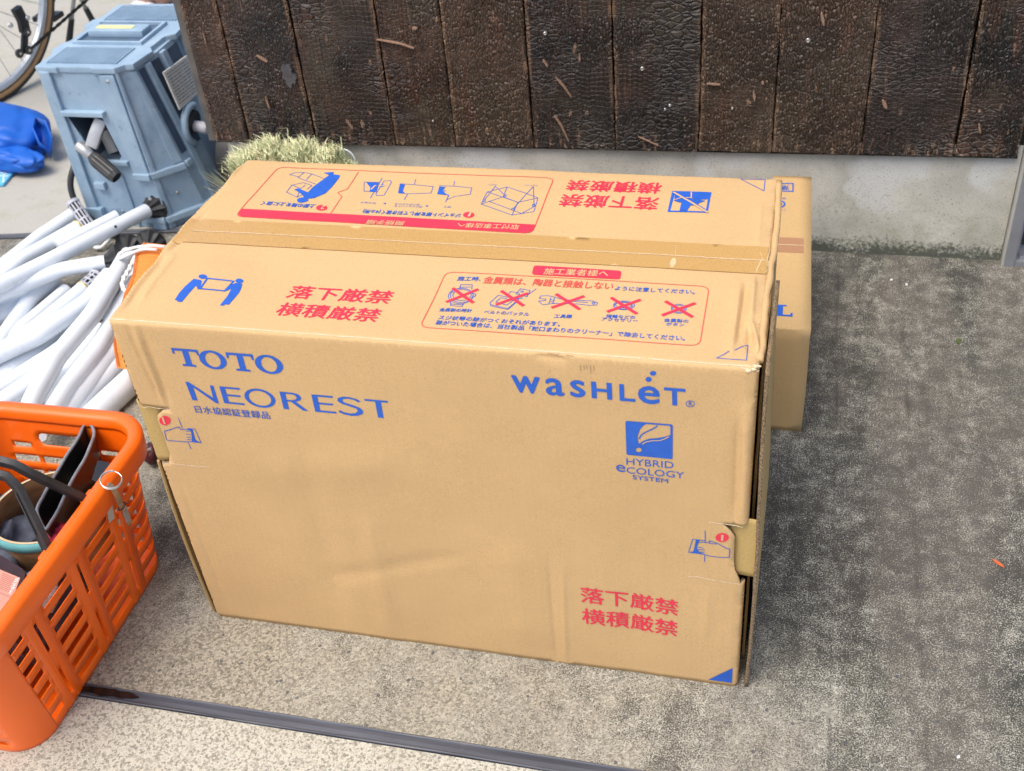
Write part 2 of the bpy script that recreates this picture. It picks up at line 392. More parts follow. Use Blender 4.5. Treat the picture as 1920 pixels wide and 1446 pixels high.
def m_light_ground():
    s = NT('light_aggregate_concrete')
    g1 = s.noise(470, 3, .75); v = s.n('ShaderNodeSeparateColor'); s.put(v.inputs[0], s.voro(330, out='Color'))
    c = s.mix(s.ramp(v.outputs[0], [(.05, 0), (.6, 1)]), (.26, .245, .195), (.56, .535, .445)); c = s.mix(s.ramp(g1, [(.34, .9), (.46, 0)]), c, (.12, .12, .105))
    c = s.mix(s.ramp(s.noise(7, 4, .6), [(.5, 0), (.75, .5)]), c, (.42, .37, .30))
    pb = s.voro(62); pc = s.n('ShaderNodeSeparateColor'); s.put(pc.inputs[0], s.voro(62, out='Color'))
    peb = s.math('MULTIPLY', s.ramp(s.math('ADD', pb, s.math('MULTIPLY', s.noise(200, 2), .18)), [(.20, 1), (.25, 0)]), s.ramp(pc.outputs[0], [(.66, 0), (.68, 1)]))
    c = s.mix(s.math('MULTIPLY', peb, .8), c, (.16, .17, .18))
    return s.done(c, .85, s.bump(s.math('ADD', g1, s.math('MULTIPLY', v.outputs[0], .4)), .7, .0015), Specular_IOR_Level=.22)
LGROUND = m_light_ground()

ORANGE = simple('orange_plastic', (.96, .142, .003), .34, .05, 8, .06, 90, Coat_Weight=.3, Subsurface_Weight=.06, Subsurface_Radius=(.01, .004, .001))
ORANGE_IN = ORANGE
BLACKP = simple('black_worn_plastic', (.030, .030, .031), .42, .35, 25, .25, 120)
RUBBER = simple('black_rubber', (.022, .023, .025), .6, .2, 40, .2, 150)
WHITEP = simple('white_pipe_plastic', (.76, .81, .86), .30, .03, 12, .04, 60, Coat_Weight=.2)
GREYP = simple('grey_strainer_plastic', (.50, .51, .56), .45, .08, 30, .1, 100)
GOLD = simple('brass_ring', (.62, .48, .22), .4, .1, 50, .1, 100, metallic=.6)
BLUEG = None
def m_blue_case():
    s = NT('pale_blue_grey_plastic')
    c = s.mix(s.ramp(s.noise(14, 5, .65), [(.35, 0), (.7, 1)]), (.235, .345, .455), (.34, .455, .56))
    c = s.mix(s.ramp(s.noise(40, 5, .7), [(.60, 0), (.72, .5)]), c, (.10, .13, .17))
    return s.done(c, .5, s.bump(s.noise(60, 3), .12, .001))
CASE = m_blue_case()
CASE_D = simple('dark_recess_plastic', (.012, .015, .022), .6)
METAL = simple('brushed_steel', (.62, .61, .58), .32, .1, 60, .15, 200, metallic=.95)
GREYM = simple('grey_painted_metal', (.42, .43, .44), .4, .1, 30, .1, 100, metallic=.5)
ALU = simple('anodised_aluminium', (.33, .34, .37), .42, .06, 20, .06, 200, metallic=.55)
LABELW = simple('white_label', (.62, .61, .57), .5, .12, 60, .03, 300)
YEL = simple('yellow_sticker', (.72, .66, .30), .5)
STEEL_STRIP = None
def m_strip():
    s = NT('rubber_joint_filler')
    c = s.mix(s.ramp(s.noise(1, 4, .6, vec=s.mapped((3, 40, 1))), [(.35, 0), (.65, 1)]), (.045, .050, .064), (.088, .095, .118))
    c = s.mix(s.ramp(s.noise(9, 4, .6), [(.62, 0), (.72, .5)]), c, (.19, .17, .145))
    return s.done(c, .48, s.bump(s.noise(1, 4, .6, vec=s.mapped((20, 300, 1))), .3, .001))
STRIP = m_strip()
WET = simple('dark_wet_patch', (.012, .010, .009), .18, .2, 30, .2, 80)
BLUET = simple('blue_tarpaulin', (.003, .095, .46), .5, .10, 10, .15, 40)
LBLUE = simple('light_blue_print', (.12, .45, .72), .5); WHITEPR = simple('white_print', (.7, .74, .78), .5)
ORCLOTH = None
def m_cloth():
    s = NT('orange_woven_cloth'); wv = s.voro(380); c = s.mix(s.ramp(wv, [(.2, 0), (.7, 1)]), (.90, .30, .055), (.72, .20, .03))
    return s.done(c, .85, s.bump(wv, .5, .002))
ORCLOTH = m_cloth()
ROPE = simple('white_rope', (.80, .80, .78), .7, .1, 200, .6, 400)
LEATHER = simple('black_leather', (.014, .014, .016), .38, .3, 40, .35, 200, Coat_Weight=.15)
LEATHER_L = simple('grey_leather_edge', (.20, .22, .25), .5, .2, 60, .3, 300)
REDB = simple('dark_red_plastic', (.22, .016, .008), .4)
CRIM = simple('crimson_cloth', (.36, .012, .05), .8, .2, 60, .4, 200)
TAN = None
def m_core():
    s = NT('brown_paper_core'); c = s.ramp(s.noise(1, 5, .6, vec=s.mapped((18, 18, 60)), dist=.6), [(.35, (.30, .15, .055)), (.65, (.50, .29, .13))]); return s.done(c, .7)
TAN = m_core(); TEAL = simple('teal_cloth_tape', (.12, .36, .38), .7, .12, 60, .4, 400)
BATT = simple('dark_maroon_plastic', (.042, .020, .022), .42, .2, 40, .2, 120); PINK = simple('salmon_label', (.62, .28, .21), .5, .06)
TYRE = simple('dark_tyre_rubber', (.03, .03, .032), .7); TANW = simple('tan_sidewall', (.40, .225, .10), .6); RIM = simple('silver_rim', (.50, .53, .55), .35, .06, metallic=.7)
DRK = simple('black_bicycle_metal', (.02, .022, .026), .35, .2, metallic=.5); MINT = simple('pale_green_frame', (.30, .50, .47), .35)
FLESH = simple('terracotta_paper', (.56, .34, .26), .7, .12, 30, .3, 100); CLEARW = simple('whitish_film', (.72, .70, .74), .4)
LEAF = simple('green_leaf', (.06, .10, .02), .6); CHIPO = simple('orange_chip', (.7, .14, .04), .6); WCHIP = simple('white_chip', (.75, .75, .75), .4)

# ------------------------------------------------------------------ setting: ground
def ground_sheet(name, poly, z, mat, step=None):
    o = mesh_obj(name, [(x, y, z) for x, y in poly], [list(range(len(poly)))], mat); o['kind'] = 'structure'; return o
# main slab, gridded so a mask of stains and shade can live on its vertices
JF = -.165      # front joint (runs along x)
def jb(x): return 1.128 + (x+.484)*.165      # back joint line y(x), for x < -.5
xs = np.concatenate([np.linspace(-30, -2, 8), np.linspace(-1.9, 3.0, 100), np.linspace(4, 30, 8)])
ys = np.concatenate([[JF+.012], np.linspace(-.1, 2.4, 52), np.linspace(3, 30, 8)])
gv = [(x, y, 0) for y in ys for x in xs]; nx = len(xs)
gf = [[j*nx+i, j*nx+i+1, (j+1)*nx+i+1, (j+1)*nx+i] for j in range(len(ys)-1) for i in range(nx-1)]
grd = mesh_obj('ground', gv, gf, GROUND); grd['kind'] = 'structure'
at_ = grd.data.attributes.new('stain_shade', 'FLOAT', 'POINT')
def stain_shade(x, y):
    # dark stains with painted shade in the gap between carton, basket and pipes
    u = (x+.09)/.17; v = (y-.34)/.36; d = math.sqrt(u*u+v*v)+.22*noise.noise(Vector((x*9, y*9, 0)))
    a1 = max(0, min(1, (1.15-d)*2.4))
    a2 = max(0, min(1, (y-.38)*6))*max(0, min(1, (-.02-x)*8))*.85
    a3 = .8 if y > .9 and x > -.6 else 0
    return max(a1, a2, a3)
at_.data.foreach_set('value', [stain_shade(x, y) for x, y, _ in gv])
ground_sheet('ground', [(-30, -30), (30, -30), (30, JF-.012), (-30, JF-.012)], 0, LGROUND)
apron = mesh_obj('path', [(-30, jb(-30)+.012, .003), (-.505, jb(-.505)+.012, .003), (-.505, 30, .003), (-30, 30, .003)], [[0, 1, 2, 3]], APRON); apron['kind'] = 'structure'

# joint filler strips: slightly sunken rubber with a raised lip each side
def joint(p0, p1, wd, label, zb=.0005):
    p0, p1 = Vector((*p0, 0)), Vector((*p1, 0)); t = (p1-p0).normalized(); n = Vector((-t.y, t.x, 0)); mb = MB()
    prof = [(-wd/2, -.02), (-wd/2, .0015), (-wd/2+.0012, .0024), (-wd/2+.003, .0018), (-wd/2+.0042, .0002), (0, .0011), (wd/2-.0042, .0002), (wd/2-.003, .0018), (wd/2-.0012, .0024), (wd/2, .0015), (wd/2, -.02)]
    N = 70; vs = []
    for i in range(N+1):
        c = p0.lerp(p1, i/N)
        for a_, h in prof:
            j = .0007*noise.noise(Vector((c.x*40, a_*900, 0)))+.0009*noise.noise(Vector((c.x*11, 3, a_*50)))
            vs.append(c + n*(a_+j) + Vector((0, 0, h+zb)))
    k = len(prof); fs = [[i*k+j, (i+1)*k+j, (i+1)*k+j+1, i*k+j+1] for i in range(N) for j in range(k-1)]
    mb.add(vs, fs); o = mb.build('joint_strip', STRIP, smooth=False, loc=(p0.x, p0.y, 0))
    return tag(o, label, 'expansion joint')
def crack_fill(poly):
    o = mesh_obj('ground', poly, [list(range(len(poly)))], RUBBER); o['kind'] = 'structure'
crack_fill([(-30, JF-.02, -.012), (30, JF-.02, -.012), (30, JF+.02, -.012), (-30, JF+.02, -.012)])
JS = joint((-1.6, JF), (2.6, JF), .0215, 'dark grey rubber joint strip crossing the concrete in front of the big carton')
joint((-2.6, jb(-2.6)), (-.50, jb(-.50)), .018, 'thin dark joint strip in the concrete behind the white pipes', .0035)
# wet_patch on the strip beside the basket
pp = []
for i in range(40):
    t = i/40*2*math.pi; x = -.092+.052*math.cos(t)*(1+.15*noise.noise(Vector((math.cos(t)*2, math.sin(t)*2, 1)))); y = JF+.0062*math.sin(t)*(1+.5*noise.noise(Vector((math.cos(t)*4, math.sin(t)*4, 5))))
    pp.append((x, y, .0033))
mesh_obj('wet_patch', pp, [list(range(40))], WET, parent=JS)

# ------------------------------------------------------------------ house wall
YB = 1.150                       # outer face of the boards
WTH = thing('house_wall', 'charred black board wall standing on a pale concrete plinth behind the cartons', 'wall', (.35, 1.3, 0))
# plinth
mb = MB()
XL, XR = -.455, 1.2465
def topz(x): return .219 + (x+.5)*.0125
nxp, nzp = 120, 26; vs = []; fs = []
for j in range(nzp+1):
    for i in range(nxp+1):
        x = XL+(XR-XL)*i/nxp; z = -.01 + (topz(x)+.02+.01)*j/nzp; vs.append((x, YB+.014+.0015*noise.noise(Vector((x*6, z*6, 0))), z))
for j in range(nzp):
    for i in range(nxp): k = j*(nxp+1)+i; fs.append([k, k+1, k+nxp+2, k+nxp+1])
mb.add(vs, fs); mb.box((XL, YB+.018, -.01), (XR, YB+.16, .235))
mb.build('plinth', PLINTH, WTH, angle=rad(40))
# boards
seams = [((402, 262), (327, 0)), ((467, 261), (391, 0)), ((591, 262), (531, 0)), ((739, 265), (684, 0)), ((853, 270), (814, 0)), ((1000, 275), (975, 0)), ((1153, 278), (1141, 0)), ((1309, 281), (1314, 0)), ((1447, 282), (1458, 0)), ((1615, 285), (1644, 0)), ((1790, 290), (1836, 0)), ((1910, 291), (1968, 0))]
sx = [at(p[0][0], p[0][1], (0, 1, 0), (0, YB, 0)).x for p in seams]
print('seams', [round(v, 3) for v in sx])
BV = []; BF = []; tone = []; edge = []
rb = random.Random(3)
for bi in range(len(sx)-1):
    x0, x1 = sx[bi]+.0016, sx[bi+1]-.0016; yo = rb.uniform(-.003, .003); tn = rb.random()
    cols = 22; zs = list(np.linspace(0, .42, 85))+list(np.linspace(.46, 2.2, 16)); base = len(BV)
    skew = rb.uniform(-.0015, .0015)
    zb0 = topz((x0+x1)/2)+rb.uniform(-.001, .001)
    fx = [0, .012, .03, .06]+list(np.linspace(.1, .9, cols-8))+[.94, .97, .988, 1]
    for z_ in zs:
        for k, f_ in enumerate(fx):
            ef = min(f_, 1-f_)*(x1-x0); rnd = .0035*max(0, 1-ef/.004)**2
            wav = .0012*noise.noise(Vector((bi*7.1, z_*9, f_*0)))
            nib = .0022*noise.noise(Vector((x0*50+bi, z_*60, 3 if f_ < .5 else 9)))*(1 if ef < .006 else 0)
            x = x0+(x1-x0)*f_+wav+skew+ (nib if f_ < .5 else -nib)*.6
            surf = .0022*noise.noise(Vector((x*28+bi*5, 1, z_*16)))+.0014*noise.noise(Vector((x*90, 2, z_*60)))
            nb = .0018*noise.noise(Vector((x*120, 5, 0))) if z_ == 0 else 0
            BV.append((x, YB+yo+rnd+surf, zb0+z_+nb)); tone.append(tn); edge.append(max(0, 1-ef/.022))
    n_ = len(fx)
    for j in range(len(zs)-1):
        for k in range(n_-1): q = base+j*n_+k; BF.append([q, q+1, q+n_+1, q+n_])
    # sides, bottom
    def addq(pts):
        b_ = len(BV)
        for p in pts: BV.append(p); tone.append(tn); edge.append(0)
        BF.append(list(range(b_, b_+len(pts))))
    yy = YB+yo+.003; yb_ = YB+.0135
    addq([(x0, yy, zb0), (x0, yb_+.012, zb0), (x0, yb_+.012, zb0+2.2), (x0, yy, zb0+2.2)][::-1]); addq([(x1, yy, zb0), (x1, yb_+.012, zb0), (x1, yb_+.012, zb0+2.2), (x1, yy, zb0+2.2)])
    addq([(x0, yy-.001, zb0+.0005), (x1, yy-.001, zb0+.0005), (x1, yb_, zb0+.0005), (x0, yb_, zb0+.0005)][::-1])
cl = mesh_obj('board_cladding', BV, BF, CHAR, WTH, smooth=True)
for nm, dt in (('tone', tone), ('edge', edge)):
    a_ = cl.data.attributes.new(nm, 'FLOAT', 'POINT'); a_.data.foreach_set('value', dt)
# black backing behind the seams, drip flashing below, wall body, left return board
MB().box((sx[0]+.012, YB+.026, .235), (XR-.002, YB+.165, 2.43), 0).build('wall_body', RUBBER, WTH)
mb = MB(); zl, zr = topz(sx[0]), topz(sx[-1])
mb.hexa([(sx[0], YB+.004, zl-.0035), (sx[-1], YB+.004, zr-.0035), (sx[-1], YB+.013, zr-.0035), (sx[0], YB+.013, zl-.0035), (sx[0], YB+.004, zl-.0008), (sx[-1], YB+.004, zr-.0008), (sx[-1], YB+.013, zr-.0008), (sx[0], YB+.013, zl-.0008)])
mb.build('drip_flashing', DRK, WTH)
mb = MB(); mb.box((sx[0]-.017, YB+.006, zl-.002), (sx[0]+.0008, YB+.17, 2.41), 0, .002); mb.build('corner_board', simple('grey_weathered_wood', (.105, .10, .09), .7, .25, 30, .5, 150), WTH)
SMEAR = NT('weathered_smear'); _g = SMEAR.noise(120, 3, .7); SMEAR = SMEAR.done(SMEAR.mix(SMEAR.noise(60, 3, .6), (.040, .040, .045), (.105, .105, .115)), .5, SMEAR.bump(_g, .9, .003))
# screws / nail heads and the paint smear around them
for (x, y, r) in [(1204, 129, .0042), (1515, 76, .0045), (1256, 198, .0032), (1247, 205, .0026), (1373, 203, .0025), (812, 227, .0022), (1022, 63, .004), (547, 150, .004)]:
    p = at(x, y, (0, 1, 0), (0, YB-.002, 0)); mb = MB()
    mb.lathe([(0.0001, .0022), (r*.35, .0012), (r*.4, .0020), (r*.8, .0022), (r, .001), (r, -.004)], p, (0, -1, 0), 14)
    mb.build('screw_head', METAL, WTH, smooth=True)
for (x, y, rx, ry, sl) in [(541, 142, .013, .026, .3), (1204, 131, .009, .010, 0), (1252, 203, .015, .008, 0), (1063, 60, .008, .012, 0), (925, 140, .012, .010, 0), (640, 190, .010, .008, 0), (500, 300, .001, .001, 0)]:
    p = at(x, y, (0, 1, 0), (0, YB-.0052, 0)); ring = []
    for i in range(36):
        t = 2*math.pi*i/36; k_ = 1+.45*noise.noise(Vector((math.cos(t)*2.5+x, math.sin(t)*2.5, 0)))+.3*noise.noise(Vector((math.cos(t)*8+x, math.sin(t)*8, 4)))
        ring.append(p+Vector((rx*k_*math.cos(t)+sl*ry*math.sin(t)*-.4, 0, ry*k_*math.sin(t))))
    if rx > .0125 and ry > .02: MB().prism(ring, (0, .012, 0)).build('grey_smear', SMEAR, WTH)
# pale slashes where the char was scraped off
rs = MB()
for pts, wd in [([(1041, 146), (1056, 162), (1071, 183)], .0035), ([(1017, 113), (1027, 126)], .004), ([(1039, 218), (1052, 236), (1066, 266)], .0045), ([(1086, 102), (1087, 116)], .0045), ([(1196, 257), (1215, 265), (1234, 274)], .003), ([(705, 75), (750, 83), (775, 92)], .003), ([(1413, 172), (1415, 190)], .006), ([(1540, 25), (1545, 48)], .008), ([(648, 225), (662, 243)], .005), ([(497, 182), (505, 205)], .005), ([(480, 105), (500, 117)], .0035), ([(772, 54), (781, 55)], .006), ([(1428, 155), (1432, 158)], .006), ([(1655, 190), (1663, 205)], .008), ([(1836, 235), (1838, 250)], .006), ([(380, 60), (386, 82)], .003), ([(1325, 158), (1350, 160)], .004)]:
    P3 = [at(x, y, (0, 1, 0), (0, YB-.0055, 0)) for x, y in pts]
    # lens-shaped scrape
    N = 10; L_ = []; R_ = []
    for i in range(N+1):
        t = i/N*(len(P3)-1); k = min(int(t), len(P3)-2); c = P3[k].lerp(P3[k+1], t-k); d = (P3[k+1]-P3[k]).normalized(); sd_ = d.cross(Vector((0, -1, 0)))
        hw = wd*.36*math.sin(math.pi*(.06+.88*i/N))**.7*(1+.5*noise.noise(c*300)); L_.append(c+sd_*hw); R_.append(c-sd_*hw)
    base = L_+R_; back = [p+Vector((0, .008, 0)) for p in base]
    k = N+1; v = base+back; f = [[i, i+1, k+i+1, k+i] for i in range(N)]
    ring = list(range(k))+list(range(2*k-1, k-1, -1))
    f += [[ring[i], ring[(i+1) % len(ring)], ring[(i+1) % len(ring)]+2*k, ring[i]+2*k] for i in range(len(ring))]
    rs.add(v, f)
rs.build('scraped_wood', simple('bare_scraped_wood', (.27, .165, .11), .7, .25, 200, .4, 500), WTH)

# door frame at the right
DF = thing('door_frame', 'grey aluminium door frame at the right end of the concrete plinth', 'door frame', (1.26, 1.155, 0))
mb = MB(); mb.box((1.248, YB-.004, 0), (1.252, YB+.10, 2.2), 0); mb.build('seal', simple('pale_sealant', (.42, .42, .38), .7), DF)
MB().box((1.252, YB-.008, .0), (1.272, YB+.10, 2.2), 0, .0015).build('jamb', ALU, DF)
MB().box((1.272, YB+.020, .012), (1.281, YB+.10, 2.2), 0, .001).build('door_stop', ALU, DF)
mb = MB(); mb.box((1.2725, YB-.006, 0), (2.05, YB+.12, .012), 0, .001); mb.box((1.2815, YB+.004, .012), (2.05, YB+.02, .018), 0, .001); mb.build('threshold', ALU, DF)
MB().box((1.2815, YB+.05, .019), (2.05, YB+.07, 2.2)).build('door_leaf', simple('dark_glass', (.03, .032, .035), .15), DF)

# ------------------------------------------------------------------ the big carton
L, D, H, RB = .80, .436, .557, .006
BOX = thing('cardboard_box', 'large brown toilet carton with blue and red printing in the middle of the concrete', 'cardboard box', (L/2, D/2, 0))
SLEN = H+D+H
Z6 = zz(3.9083, 1060, 940); Z7 = zz(3.4417, 240, 740)
def front(px): p = at(px[0], px[1], (0, 1, 0), (0, 0, 0)); return (p.x, p.z)
def top(px): p = gz(px[0], px[1], H); return (p.x, H+p.y)
nr = [front(p) for p in Z6([(1280, 590), (1262, 545), (1243, 500), (1235, 440), (1237, 380), (1239, 330), (1241, 255), (1213, 218), (1180, 185), (1148, 162)])]
nl = [front(p) for p in Z7([(278, 95), (222, 100), (186, 132), (186, 165), (205, 212), (228, 270), (249, 340), (264, 375), (258, 440)])]
outline = [(0, 0), (L, 0), (L, nr[0][1]-.001)] + [(L-.006, nr[0][1]-.0035)] + nr + [(L-.002, nr[-1][1]+.0015), (L, nr[-1][1]+.003), (L, SLEN), (0, SLEN), (0, nl[0][1]+.002), (.008, nl[0][1]+.0035)] + nl + [(.005, nl[-1][1]-.0015), (0, nl[-1][1]-.001)]
def segd(x, s, a_, b_):
    ax, ay = a_; bx, by = b_; t = max(0, min(1, ((x-ax)*(bx-ax)+(s-ay)*(by-ay))/((bx-ax)**2+(by-ay)**2))); return math.hypot(x-ax-t*(bx-ax), s-ay-t*(by-ay)), t
CR = []   # creases: (a, b, width, depth)
for pts, wd, dp in [([(1028, 1040), (1045, 1245)], .004, -.0009), ([(1055, 1060), (1062, 1245)], .0035, .0009), ([(560, 800), (640, 1165)], .02, -.0016), ([(690, 960), (735, 1195)], .014, .0020), ([(475, 882), (760, 868)], .03, .0012),
                    ([(610, 1085), (860, 1040)], .012, -.0013), ([(1400, 760), (1392, 985)], .006, .0026), ([(1385, 790), (1378, 975)], .005, -.0022), ([(236, 612), (300, 755)], .003, -.0016), ([(264, 618), (318, 760)], .004, -.0020), ([(250, 612), (308, 755)], .004, .0018),
                    ([(335, 905), (420, 1130)], .006, -.0013), ([(960, 1010), (990, 1215)], .03, .0018), ([(1180, 1000), (1190, 1260)], .03, -.0016), ([(1330, 1100), (1322, 1200)], .006, .0008)]:
    f_ = [front(p) for p in pts]; CR.append((f_[0], f_[1], wd, dp))
for pts, wd, dp in [([(1388, 530), (1370, 668)], .0035, .0022), ([(1400, 532), (1384, 640)], .003, -.0026), ([(1415, 520), (1408, 600)], .0035, .003), ([(1409, 600), (1424, 662)], .003, .003), ([(1428, 380), (1420, 470)], .004, .001), ([(1408, 610), (1404, 660)], .004, -.0026),
                    ([(395, 400), (330, 470)], .004, -.003), ([(320, 475), (235, 580)], .005, -.0035), ([(440, 330), (385, 395)], .004, -.0024), ([(336, 478), (262, 575)], .004, .0014), ([(455, 310), (425, 350)], .003, .002),
                    ([(1000, 665), (1060, 672)], .005, -.0015), ([(380, 500), (900, 560)], .05, -.0015), ([(900, 350), (1400, 380)], .05, .0015)]:
    f_ = [top(p) for p in pts]; CR.append((f_[0], f_[1], wd, dp))
def disp(x, s):
    d = .0013*noise.noise(Vector((x*4, s*4, 1)))+.0005*noise.noise(Vector((x*16, s*16, 5)))
    for a_, b_, wd, dp in CR:
        if min(a_[0], b_[0])-3*wd < x < max(a_[0], b_[0])+3*wd and min(a_[1], b_[1])-3*wd < s < max(a_[1], b_[1])+3*wd:
            q, t = segd(x, s, a_, b_)
            if q < 3*wd: d += 1.5*dp*math.exp(-(q/wd)**2)*min(1, 4*min(t, 1-t)+.25)
    if s < H: d += .004*math.sin(math.pi*max(0, min(1, x/L)))*math.sin(math.pi*s/H)*.5
    ex = min(x, L-x)
    rr = .007 if s < H else .005
    if ex < rr: d -= rr-math.sqrt(max(0, rr*rr-(rr-ex)**2))
    return d
def wob_l(x, s):
    """the left rim of the lid is bowed outwards, the lower left corner kicks in a little"""
    dx = 0
    if H < s < H+D:
        t = (s-H)/D; dx -= .011*math.sin(math.pi*t)**1.0*max(0, 1-x/.12)*(1+.5*noise.noise(Vector((0, s*18, 2))))
    if s < H: dx += .004*(1-s/H)*max(0, 1-x/.3)
    return dx
def sheet(x, s, off=0.0, plain=False):
    r = RB
    def arc(s0, cy, cz, a0):
        t = (s-(s0-r))/(2*r); a_ = a0+t*math.pi/2
        # a measured so that 0 -> facing -y, 90 -> +z, 180 -> +y
        n = Vector((0, -math.cos(a_), math.sin(a_))); return Vector((x, cy, cz))+n*r, n
    if s < H-r: p, n = Vector((x, 0, s)), Vector((0, -1, 0))
    elif s < H+r: p, n = arc(H, r, H-r, 0)
    elif s < H+D-r: p, n = Vector((x, s-H, H)), Vector((0, 0, 1))
    elif s < H+D+r: p, n = arc(H+D, D-r, H-r, math.pi/2)
    else: p, n = Vector((x, D, H-(s-H-D))), Vector((0, 1, 0))
    if not plain: p = p + n*disp(x, s); p.x += wob_l(x, s)
    return p + n*off
g = [(x, s) for x in np.arange(.009, L-.008, .008) for s in np.arange(.008, SLEN-.006, .008)]
g += [(x, s) for x in (.0012, .0028, .005, L-.0012, L-.0028, L-.005) for s in np.arange(.006, SLEN-.006, .008)]
for s0 in (H, H+D): g += [(x, s0+ds) for x in np.arange(.004, L-.003, .008) for ds in (-.006, -.004, -.002, 0, .002, .004, .006)]
# finer lattice near narrow creases
for a_, b_, wd, dp in CR:
    if wd <= .006:
        n_ = max(4, int(math.hypot(b_[0]-a_[0], b_[1]-a_[1])/.004)); tx, ty = (b_[0]-a_[0])/n_, (b_[1]-a_[1])/n_; l_ = math.hypot(tx, ty)
        for i in range(n_+1):
            for k in (-3, -2, -1, 0, 1, 2, 3): g.append((a_[0]+tx*i-ty/l_*k*.0018, a_[1]+ty*i+tx/l_*k*.0018))
P2, T2 = cdt_sheet(outline, (), g, .007)
slv = mesh_obj('outer_sleeve', [sheet(x, s) for x, s in P2], T2.tolist(), [CARD, CORR], BOX, smooth=True)
# the carton sheet keeps clean folds but shows its cut edge
md = solidify(slv, .0042); md.material_offset_rim = 1
# inner box seen through the tears and at the right-hand gap
mb = MB(); mb.box((.004, .013, .001), (.790, D-.010, H-.012), 0, .002); mb.build('inner_box', CARD_IN, BOX)
# right-hand side panel with its corrugated edge standing clear of the sleeve
def yzsheet(poly, xf, th, name, mat, edge_m=None, step=.012):
    g_ = [(y, z) for y in np.arange(-.02, .5, .015) for z in np.arange(0, .6, .015)]
    P_, T_ = cdt_sheet(poly, (), g_, step)
    o = mesh_obj(name, [(xf(y, z), y, z) for y, z in P_], T_.tolist(), [mat, edge_m or mat], BOX, smooth=True)
    md_ = solidify(o, th, 0.0); md_.material_offset_rim = 1 if edge_m else 0; return o
xf = lambda y, z: .8110 + .0022*math.sin(z*9) + .010*max(0, y)*1.0 + .0008*noise.noise(Vector((y*20, z*20, 0)))
yzsheet([(.002, .0), (.001, .232), (.003, .322), (-.001, .40), (.003, .47), (.006, .553), (.10, .557), (.186, .552), (.196, .50), (.21, .30), (.26, .16), (.43, .02), (.43, 0)], xf, .0048, 'side_flap', CARD_IN, CORR)
xf2 = lambda y, z: .8035 + .0006*noise.noise(Vector((y*20, z*20, 4)))
yzsheet([(.050, .002), (.050, .20), (.048, .30), (.044, .53), (.05, .548), (D-.01, .549), (D-.005, .002)], xf2, .0035, 'inner_side_panel', CARD_IN, CARD_IN)
mb = MB(); pts = [(.7995+.004*math.exp(-((y-.30)/.10)**2)+.002*noise.noise(Vector((0, y*30, 0))), y, H-.0045+.0012*noise.noise(Vector((3, y*20, 0)))) for y in np.linspace(.02, D-.004, 34)]
mb.tube(pts, [.0045+.0007*noise.noise(Vector((9, p[1]*35, 0))) for p in pts], 12); mb.build('rolled_side_edge', CARD, BOX, smooth=True)
# joint tabs: yellowish strip wrapping the corner behind each tear
def tab(x0, x1, z0, z1, right):
    mb = MB(); N = 12
    for j, yo in ((0, 0), (1, .003)):
        pass
    vs = []
    prof = [(x0, .0035), (x0+(x1-x0)*.5, .0025), (x1-.004 if right else x0+.004, .001), (x1-.001, .0025), (x1, .006), (x1+.001, .03), (x1+.001, .16)] if right else [(x1, .0035), ((x0+x1)/2, .0025), (x0+.004, .0015), (x0+.001, .003), (x0, .007), (x0, .12)]
    for i in range(N+1):
        z = z0+(z1-z0)*i/N
        for (x, y) in prof:
            vs.append((x+.0012*noise.noise(Vector((z*60, y*50, 1))), y+.0030, z))
    k = len(prof); fs = [[i*k+j, i*k+j+1, (i+1)*k+j+1, (i+1)*k+j] for i in range(N) for j in range(k-1)]
    mb.add(vs, fs if right else [f[::-1] for f in fs]); o = mb.build('corner_joint', CARD_IN2, BOX, smooth=True); solidify(o, .002); return o
CARD_IN2 = m_cardboard('yellow_inner_board', (.50, .35, .135))
tab(.774, .8135, .222, .322, True); tab(-.0045, .034, .318, .424, False)
# left side panels peeping out behind the sleeve edge
mb = MB(); N = 30; pa = []
for i in range(N+1):
    z = .004+(.315-.004)*i/N; x = -.0075-.0055*math.sin(math.pi*i/N)+.004*(1-z/H); pa.append((x, .006, z))
vs = pa+[(p[0]+.003, .004, p[2]) for p in pa]+[(p[0], .42, p[2]) for p in pa]; k = N+1
fs = [[i, k+i, k+i+1, i+1] for i in range(N)]+[[2*k+i, i, i+1, 2*k+i+1] for i in range(N)]
mb.add(vs, fs); o = mb.build('left_side_panel', CARD_IN, BOX); solidify(o, .003)
mb = MB(); vs = []
for i in range(21):
    z = .42+(.545-.42)*i/20; vs += [(.0008, .004, z), (-.0002, .008, z), (-.0002, .42, z)]
fs = [[i*3+j, (i+1)*3+j, (i+1)*3+j+1, i*3+j+1] for i in range(20) for j in (0, 1)]
mb.add(vs, fs); mb.build('upper_left_side_panel', CARD, BOX)

# -------------- printing on the carton: thin ink shapes laid on the sheet
def ink_mesh(name, P, T, mat, off=.0005, maxlen=.012, parent=BOX, mapf=None):
    bm = bmesh.new(); vs = [bm.verts.new((x, s, 0)) for x, s in P]
    for t in T:
        try: bm.faces.new([vs[i] for i in t])
        except ValueError: pass
    for _ in range(5):
        es = [e_ for e_ in bm.edges if e_.calc_length() > maxlen]
        if not es: break
        bmesh.ops.subdivide_edges(bm, edges=es, cuts=1)
        bmesh.ops.triangulate(bm, faces=[f for f in bm.faces if len(f.verts) > 3])
    mf = (lambda x, s: mapf(x, s)+Vector((0, 0, off-.0005))) if mapf else (lambda x, s: sheet(x, s, off))
    V_ = [mf(v.co.x, v.co.y) for v in bm.verts]; bm.verts.index_update(); F_ = [[v.index for v in f.verts] for f in bm.faces]; bm.free()
    # all shapes of one colour form the printed layer
    return V_, F_
LAY = {}; CUR = ['printing']
def part(nm): CUR[0] = nm
NPART = {}
